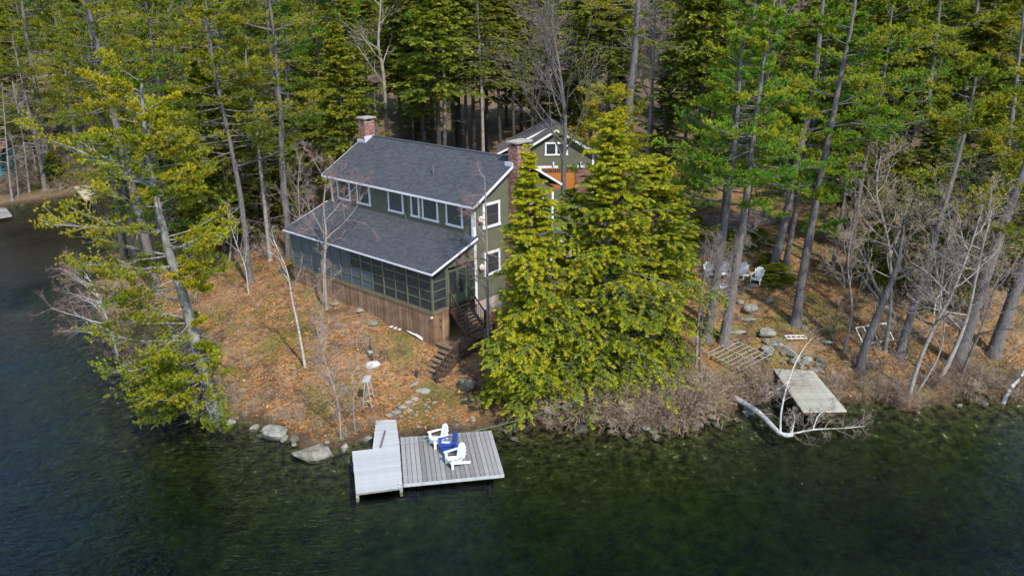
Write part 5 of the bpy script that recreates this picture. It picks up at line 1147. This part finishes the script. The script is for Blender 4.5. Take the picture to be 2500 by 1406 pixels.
g = onground(2132, 835, .5); rack(g, math.radians(12), 2.0, 1.1, 5, 'grey metal boat rack leaning among the saplings on the right bank', tilt=(.7, -.05), cross=0, name='boat_rack', w_=.06)

# fallen birch over the water
def fallen():
    r = np.random.RandomState(4); base = onground(1793, 978, .15); P1 = at(1850, 1005, .35); P2 = at(1905, 1058, .18)
    tb = MB(); P = smooth_path([base, P1, P2, at(1935, 1062, .2)], 10); tb.tube(P, np.linspace(.17, .085, 10), 10)
    arms = [([P2, at(1908, 1000, 1.1), at(1925, 930, 2.3), at(1950, 870, 3.0), at(1982, 825, 3.7)], .062), ([P2, at(1935, 1058, .3), at(1990, 1048, .5), at(2060, 1045, .45), at(2110, 1040, .35)], .062),
            ([at(1932, 1060, .25), at(1940, 1020, .9), at(1932, 1002, 1.3)], .04), ([at(1985, 1048, .5), at(2000, 1012, 1.1), at(2040, 980, 1.6)], .04), ([at(1950, 870, 3.0), at(1925, 850, 3.5), at(1893, 836, 3.7)], .03), ([at(1925, 930, 2.3), at(1900, 950, 2.1), at(1872, 962, 2.0)], .03)]
    tw = MB()
    for pts, r0 in arms:
        Q = smooth_path(pts, 14); tb.tube(Q, np.linspace(r0, r0*.25, 14), 7)
        pp = Q[None]; qq = np.linspace(r0, r0*.25, 14)[None]; Lc = np.array([np.linalg.norm(Q[-1]-Q[0])])
        for lv, n_ in enumerate((16, 6, 4)):
            a, d, l, rr_, idx = kids(r, pp, qq, n_, .15, 1, (30, 75), ((.18, .42), (.35, .6), (.35, .6))[lv], Lc); l = np.clip(l, .15, 1.6)
            pp, qq = grow(r, a, d, l, np.clip(rr_, .006, .02), (5, 4, 3)[lv], .16, (0, 0, -.02), .3); Lc = l; addpl(tw, pp, qq, 2 if lv else 3)
    place_tree('fallen_birch', (tb, tw), ('birch', 'twig'), ('trunk', 'twigs'), 'white birch fallen from the right bank with its limbs over the water', base=base)
fallen()
# old log on the bank and a broken branch
def log(p, q, r0, label, m='bark_grey'):
    p = np.array(p); q = np.array(q); c = (p+q)/2; b = MB(); t = np.linspace(0, 1, 7)[:, None]; P = p+(q-p)*t-c; P[1:-1] += np.random.RandomState(int(r0*1000)).normal(0, .03, (5, 3)); b.tube(P, np.linspace(r0, r0*.7, 7), 8); tag(b.build('fallen_log', m, None, loc=c), label, 'log')
log(onground(2140, 752, .5), onground(2195, 783, .2), .11, 'pale rotting log propped beside the gnarled tree')
log(onground(2250, 668, .8), onground(2306, 685, .6), .09, 'white broken log hung up behind the leaning pine')
log(onground(880, 730, .05), onground(1006, 690, .05)*0+onground(930, 760, .05), .04, 'thin fallen pole lying near the skirting')

# far left bank: red brown deck and teal thing, brown shed roof
g = ground(-8, 440); e = empty('far_cabin', g, 'teal cabin with brown porch at the far left edge', 'cabin', .1)
b = MB(); b.box((-3, 0, 0), (.8, 4, 3.2)); b.build('wall', 'teal', e); b = MB(); b.box((-3.4, -1.5, 0), (1.3, -.01, .35)); b.build('porch', 'brownroof', e); b = MB(); b.add([(-3.5, -.5, 3.1), (1.3, -.5, 3.1), (1.3, 2, 4.6), (-3.5, 2, 4.6), (1.3, 4.5, 3.1), (-3.5, 4.5, 3.1)], q=[(0, 1, 2, 3), (3, 2, 4, 5)]); b.build('roof', 'brownroof', e)
q = atY(333, 333, 108); e = empty('far_shed', (q[0], 108, H1(q[0], 108)), 'small brown roofed shed glimpsed between the left pines', 'shed')
hz = q[2]-H1(q[0], 108)
b = MB(); b.box((-1.8, 0, 0), (1.8, 3, max(1.5, hz-.6))); b.build('wall', 'bark_dark', e); b = MB(); zt = max(1.5, hz-.6); b.add([(-2.2, -.4, zt), (2.2, -.4, zt), (0, 1.5, zt+1.3), (2.2, 3.4, zt), (-2.2, 3.4, zt)], t=[(0, 1, 2), (1, 3, 2), (3, 4, 2), (4, 0, 2)]); b.build('roof', 'brownroof', e)
# dirt track through the pines
def track():
    cen = [at(1560, 560, 3.8), at(1660, 552, 3.9), at(1730, 545, 4.0), at(1800, 535, 4.2), at(1880, 520, 4.4)]; P = smooth_path(cen, 30); D = unit(np.gradient(P, axis=0)); Sd = np.cross(D, [0, 0, 1.]); b = MB(); k = 7
    V = np.stack([P+Sd*w_ for w_ in np.linspace(-1.6, 1.6, k)], 1).reshape(-1, 3); V[:, 2] = hgt(V[:, 0], V[:, 1])+.05
    i = np.arange(29)[:, None]*k; j = np.arange(k-1)[None]; b.add(V, q=np.stack([i+j, i+j+1, i+k+j+1, i+k+j], -1).reshape(-1, 4))
    o = b.build('dirt_track', mat('packed dirt', (.20, .145, .12), .95, var=(.11, .08, .065), scale=1.2, detail=9, bump=.4)); tag(o, 'grey brown dirt track passing behind the pines', kind='structure')
track()

# ------------------------------------------------------------------ brush, ferny ground cover, leaf litter
def shrub_mesh(seed, n=26, L=1.3, arch=-.10, spread=(10, 65), m='brush', per=(5, 4), rad=.008):
    r = np.random.RandomState(seed); b = MB(); az = r.rand(n)*2*PI; an = np.radians(r.uniform(*spread, n))
    D = np.stack([np.cos(az)*np.sin(an), np.sin(az)*np.sin(an), np.cos(an)], -1); P0 = r.normal(0, .10, (n, 3))*[1, 1, 0]
    Lb = L*r.uniform(.6, 1.15, n); pp, qq = grow(r, P0, D, Lb, np.full(n, rad*1.5), 5, .10, (0, 0, arch), .4); a = r.rand(n)*.8+.1; addpl(b, pp, qq, 3, a)
    for n_ in per:
        A, d, l, rr_, idx = kids(r, pp, qq, n_, .25, 1, (22, 55), (.25, .5), Lb); l = np.clip(l, .10, .8); pp, qq = grow(r, A, d, l, np.full(len(A), rad*.8), 3, .14, (0, 0, arch), .5); Lb = l; a = a[idx]; addpl(b, pp, qq, 2, a)
    me = b.mesh('shrub'); me.materials.append(M[m]); return me
SM = [shrub_mesh(200+i, n=20, L=1.6, arch=-.11, rad=.0075, per=(6, 5)) for i in range(4)]
SU = [shrub_mesh(210+i, n=18, L=1.0, arch=-.03, spread=(3, 55), rad=.006) for i in range(4)]
rb = np.random.RandomState(31)
def shrub(ms, x, y, s, label, group, tilt=None, sink=.05):
    o = link('bare_shrub', ms[rb.randint(len(ms))], None, (x, y, max(H1(x, y), -.1)-sink)); o.scale = (s, s, s*rb.uniform(.8, 1.1)); o.rotation_euler = (0, 0, rb.rand()*6.28) if tilt is None else tilt
    tag(o, label, 'shrub', group)
def shore_run(k0, k1, n, off, s, label, group, ms=SM, lean=0):
    for i in range(n):
        t = k0+(k1-k0)*rb.rand(); k = int(t); f = t-k; px = shore_px[k][0]*(1-f)+shore_px[k+1][0]*f; py = shore_px[k][1]*(1-f)+shore_px[k+1][1]*f
        p = at(px, py, 0); d = rb.uniform(*off); x, y = p[0]+rb.normal(0, .2), p[1]+d
        if H1(x, y) < 0: y += .6
        shrub(ms, x, y, s*rb.uniform(.7, 1.2), label, group)
shore_run(26, 33, 60, (.0, 1.8), 1.1, 'bare brown shrub hanging over the water below the hemlocks', 'bare shrubs below the hemlocks')
shore_run(28.6, 31.2, 13, (-.5, .6), 1.3, 'tall arching bare shrub hanging over the water right of the hemlocks', 'arching shrubs right of the hemlocks')
shore_run(33, 37, 34, (.1, 1.6), .7, 'bare brown shrub at the water by the fallen birch and platform', 'bare shrubs by the platform')
shore_run(37, 39.9, 34, (.1, 2.2), .8, 'bare brown shrub on the right bank at the water', 'bare shrubs on the right bank')
shore_run(11, 17, 44, (.1, 3.0), .9, 'bare brown shrub around the foot of the leaning pine', 'bare shrubs round the left point')
shore_run(17, 23, 26, (.3, 1.6), .5, 'low bare shrub on the bank left of the dock', 'low bare shrubs left of the dock', SU)
def region(n, box, s, label, group, ms=SU, avoid=None):
    x0, y0, x1, y1 = box; c = 0
    while c < n:
        px, py = rb.uniform(x0, x1), rb.uniform(y0, y1); g = ground(px, py)
        if g[2] < .15 or (avoid and avoid(px, py)): c += 1; continue
        shrub(ms, g[0], g[1], s*rb.uniform(.6, 1.2), label, group); c += 1
region(24, (1670, 560, 1900, 640), .8, 'brown bush behind the white chairs', 'bushes behind the white chairs', SU)
region(24, (1560, 880, 1740, 1000), 1.05, 'bare bush on the bank right of the hemlocks', 'bushes right of the hemlocks', SM)
region(14, (0, 400, 260, 480), 1.6, 'brown bush on the far left bank', 'bushes on the far left bank', SM)
def brush(n, box, s, label, avoid=None, seed=0, light=False):
    """fine undergrowth nobody could count, joined"""
    r = np.random.RandomState(seed); src = []
    for k in range(3):
        me = shrub_mesh(300+seed*5+k, n=11, L=1.2, arch=-.05, spread=(5, 60), per=(4, 3), rad=.008); V = np.zeros(len(me.vertices)*3); me.vertices.foreach_get('co', V)
        Q = np.zeros(len(me.loops), int); me.loops.foreach_get('vertex_index', Q); T = np.zeros(len(me.vertices)); me.attributes['tint'].data.foreach_get('value', T); src.append((V.reshape(-1, 3), Q.reshape(-1, 4), T)); bpy.data.meshes.remove(me)
    b = MB(); x0, y0, x1, y1 = box
    for _ in range(n):
        px, py = r.uniform(x0, x1), r.uniform(y0, y1)
        if avoid and avoid(px, py): continue
        g = ground(px, py)
        if g[2] < .15: continue
        V, Q, T = src[r.randint(3)]; a = r.rand()*6.28; k = s*r.uniform(.5, 1.3); c_, s_ = math.cos(a), math.sin(a)
        W_ = np.stack([V[:, 0]*c_-V[:, 1]*s_, V[:, 0]*s_+V[:, 1]*c_, V[:, 2]*r.uniform(.7, 1.1)], -1)*k+g; b.add(W_, q=Q, a=np.clip(T*.7+r.rand()*.3, 0, 1))
    o = b.build('undergrowth', 'brush'); tag(o, label, kind='stuff')
stairsav = lambda px, py: (px > 885 and py < 1000) or (px > 700 and py < 640+(px-720)*.30+110)
brush(120, (480, 700, 900, 1040), .55, 'wiry leafless undergrowth over the lawn left of the house', stairsav, 1)
brush(50, (280, 640, 520, 940), .95, 'grey undergrowth behind the leaning pine', None, 2)
brush(80, (540, 400, 800, 640), 1.5, 'tangled thicket left of the house', lambda px, py: px > 690 and py > 520, 3)
brush(75, (2000, 620, 2500, 950), .95, 'tangled leafless undergrowth among the right hand trees', None, 4)
brush(60, (0, 250, 700, 440), 2.4, 'brown undergrowth in the far left woods', None, 5)
for px, py, s in [(1892, 690, .30), (1905, 684, .26), (1870, 650, .22), (1720, 600, .26), (1760, 590, .3), (1800, 605, .28), (1690, 600, .3), (1665, 640, .3), (1850, 600, .3), (1700, 560, .25)]:
    g = ground(px, py); ms = protos['hem'][2]; e = empty('juniper_shrub', (g[0], g[1], g[2]-.1), 'low spreading green shrub by the '+('foot of the tall pine' if px > 1860 else 'white chairs'), 'shrub', rb.rand()*6, 'green shrubs by the '+('foot of the tall pine' if px > 1860 else 'white chairs')); e.scale = (s*1.25, s*1.25, s*.32)
    for n_, me in ms: link(n_ if n_ == 'trunk' else 'foliage', me, e)
# leaves lying about: real curled leaf faces over the near ground
def scatter_leaves():
    r = np.random.RandomState(8); n = 60000; x = r.uniform(-27, 30, n); y = 33+r.rand(n)**1.3*29
    h = hgt(x, y); ok = (h > .12); d = sdist(x, y); ok &= d > .35
    a = math.radians(48.093); px_ = x+4.594; py_ = y-43.086; u = -px_*math.sin(a)+py_*math.cos(a); v = px_*math.cos(a)+py_*math.sin(a); ok &= ~((u > -.1) & (u < 14.2) & (v > 0) & (v < 11))
    dn = fbm(x*.45, y*.45); ok &= (dn+r.normal(0, .12, n)) > .40
    x, y, h = x[ok], y[ok], h[ok]; n = len(x); s = r.uniform(.04, .10, n)[:, None]; az = r.rand(n)*2*PI
    X = np.stack([np.cos(az), np.sin(az), r.normal(0, .3, n)], -1); Y = np.stack([-np.sin(az), np.cos(az), r.normal(0, .3, n)], -1); C_ = np.stack([x, y, h+.03+r.rand(n)*.03], -1)
    V = np.stack([C_-X*s, C_-Y*s*.6+[0, 0, .012], C_+X*s, C_+Y*s*.6+[0, 0, .012]], 1).reshape(-1, 3)
    b = MB(); b.add(V, q=np.arange(4*n).reshape(-1, 4), a=np.repeat(np.clip(r.normal(.5, .28, n), 0, 1), 4)); o = b.build('leaf_litter', 'leaf'); tag(o, 'dry orange leaves lying over the banks and lawn', kind='stuff')
scatter_leaves()
def scatter_moss():
    r = np.random.RandomState(12); n = 30000; x = r.uniform(-26, 30, n); y = 34+r.rand(n)**1.2*28; h = hgt(x, y); d = sdist(x, y)
    a = math.radians(48.093); px_ = x+4.594; py_ = y-43.086; u = -px_*math.sin(a)+py_*math.cos(a); v = px_*math.cos(a)+py_*math.sin(a)
    ok = (h > .12) & (d > .5) & ~((u > -.1) & (u < 14.2) & (v > 0) & (v < 11)) & (fbm(x*.35+40, y*.35)+r.normal(0, .05, n) > .50)
    x, y, h = x[ok], y[ok], h[ok]; n = len(x); Q = np.stack([x, y, h], -1); b = MB()
    needles(b, r, Q, np.tile([[0, 0, 1.]], (n, 1)), 4, .12, .022, .2, .9, np.clip(r.normal(.5, .25, n), 0, 1)); o = b.build('ground_cover', 'grass'); tag(o, 'yellow green moss and low grass patches', kind='stuff')
scatter_moss()

# neighbours of one group told apart by their order across the view
def order_labels():
    g = {}
    for o in COL.objects:
        if o.parent is None and o.get('group') and ((o.get('category') == 'tree' and (' row ' in o['group'] or 'low ' in o['group'])) or o.get('category') == 'shrub'): g.setdefault(o['label'], []).append(o)
    for lb, os_ in g.items():
        if len(os_) < 2 or (len(os_) > 11 and os_[0]['category'] == 'shrub'): continue
        def px(o): d = np.array(o.location)-CAM; return (d@RT)/(d@FW)
        os_.sort(key=px); wd = ['leftmost', 'second from left', 'third from left', 'fourth from left', 'fifth from left', 'sixth from left', 'seventh from left', 'eighth from left', 'ninth from left', 'tenth from left']
        for i, o in enumerate(os_):
            if i == len(os_)-1: o['label'] = lb+', rightmost'
            elif i < 10: o['label'] = lb+', '+wd[i]
order_labels()
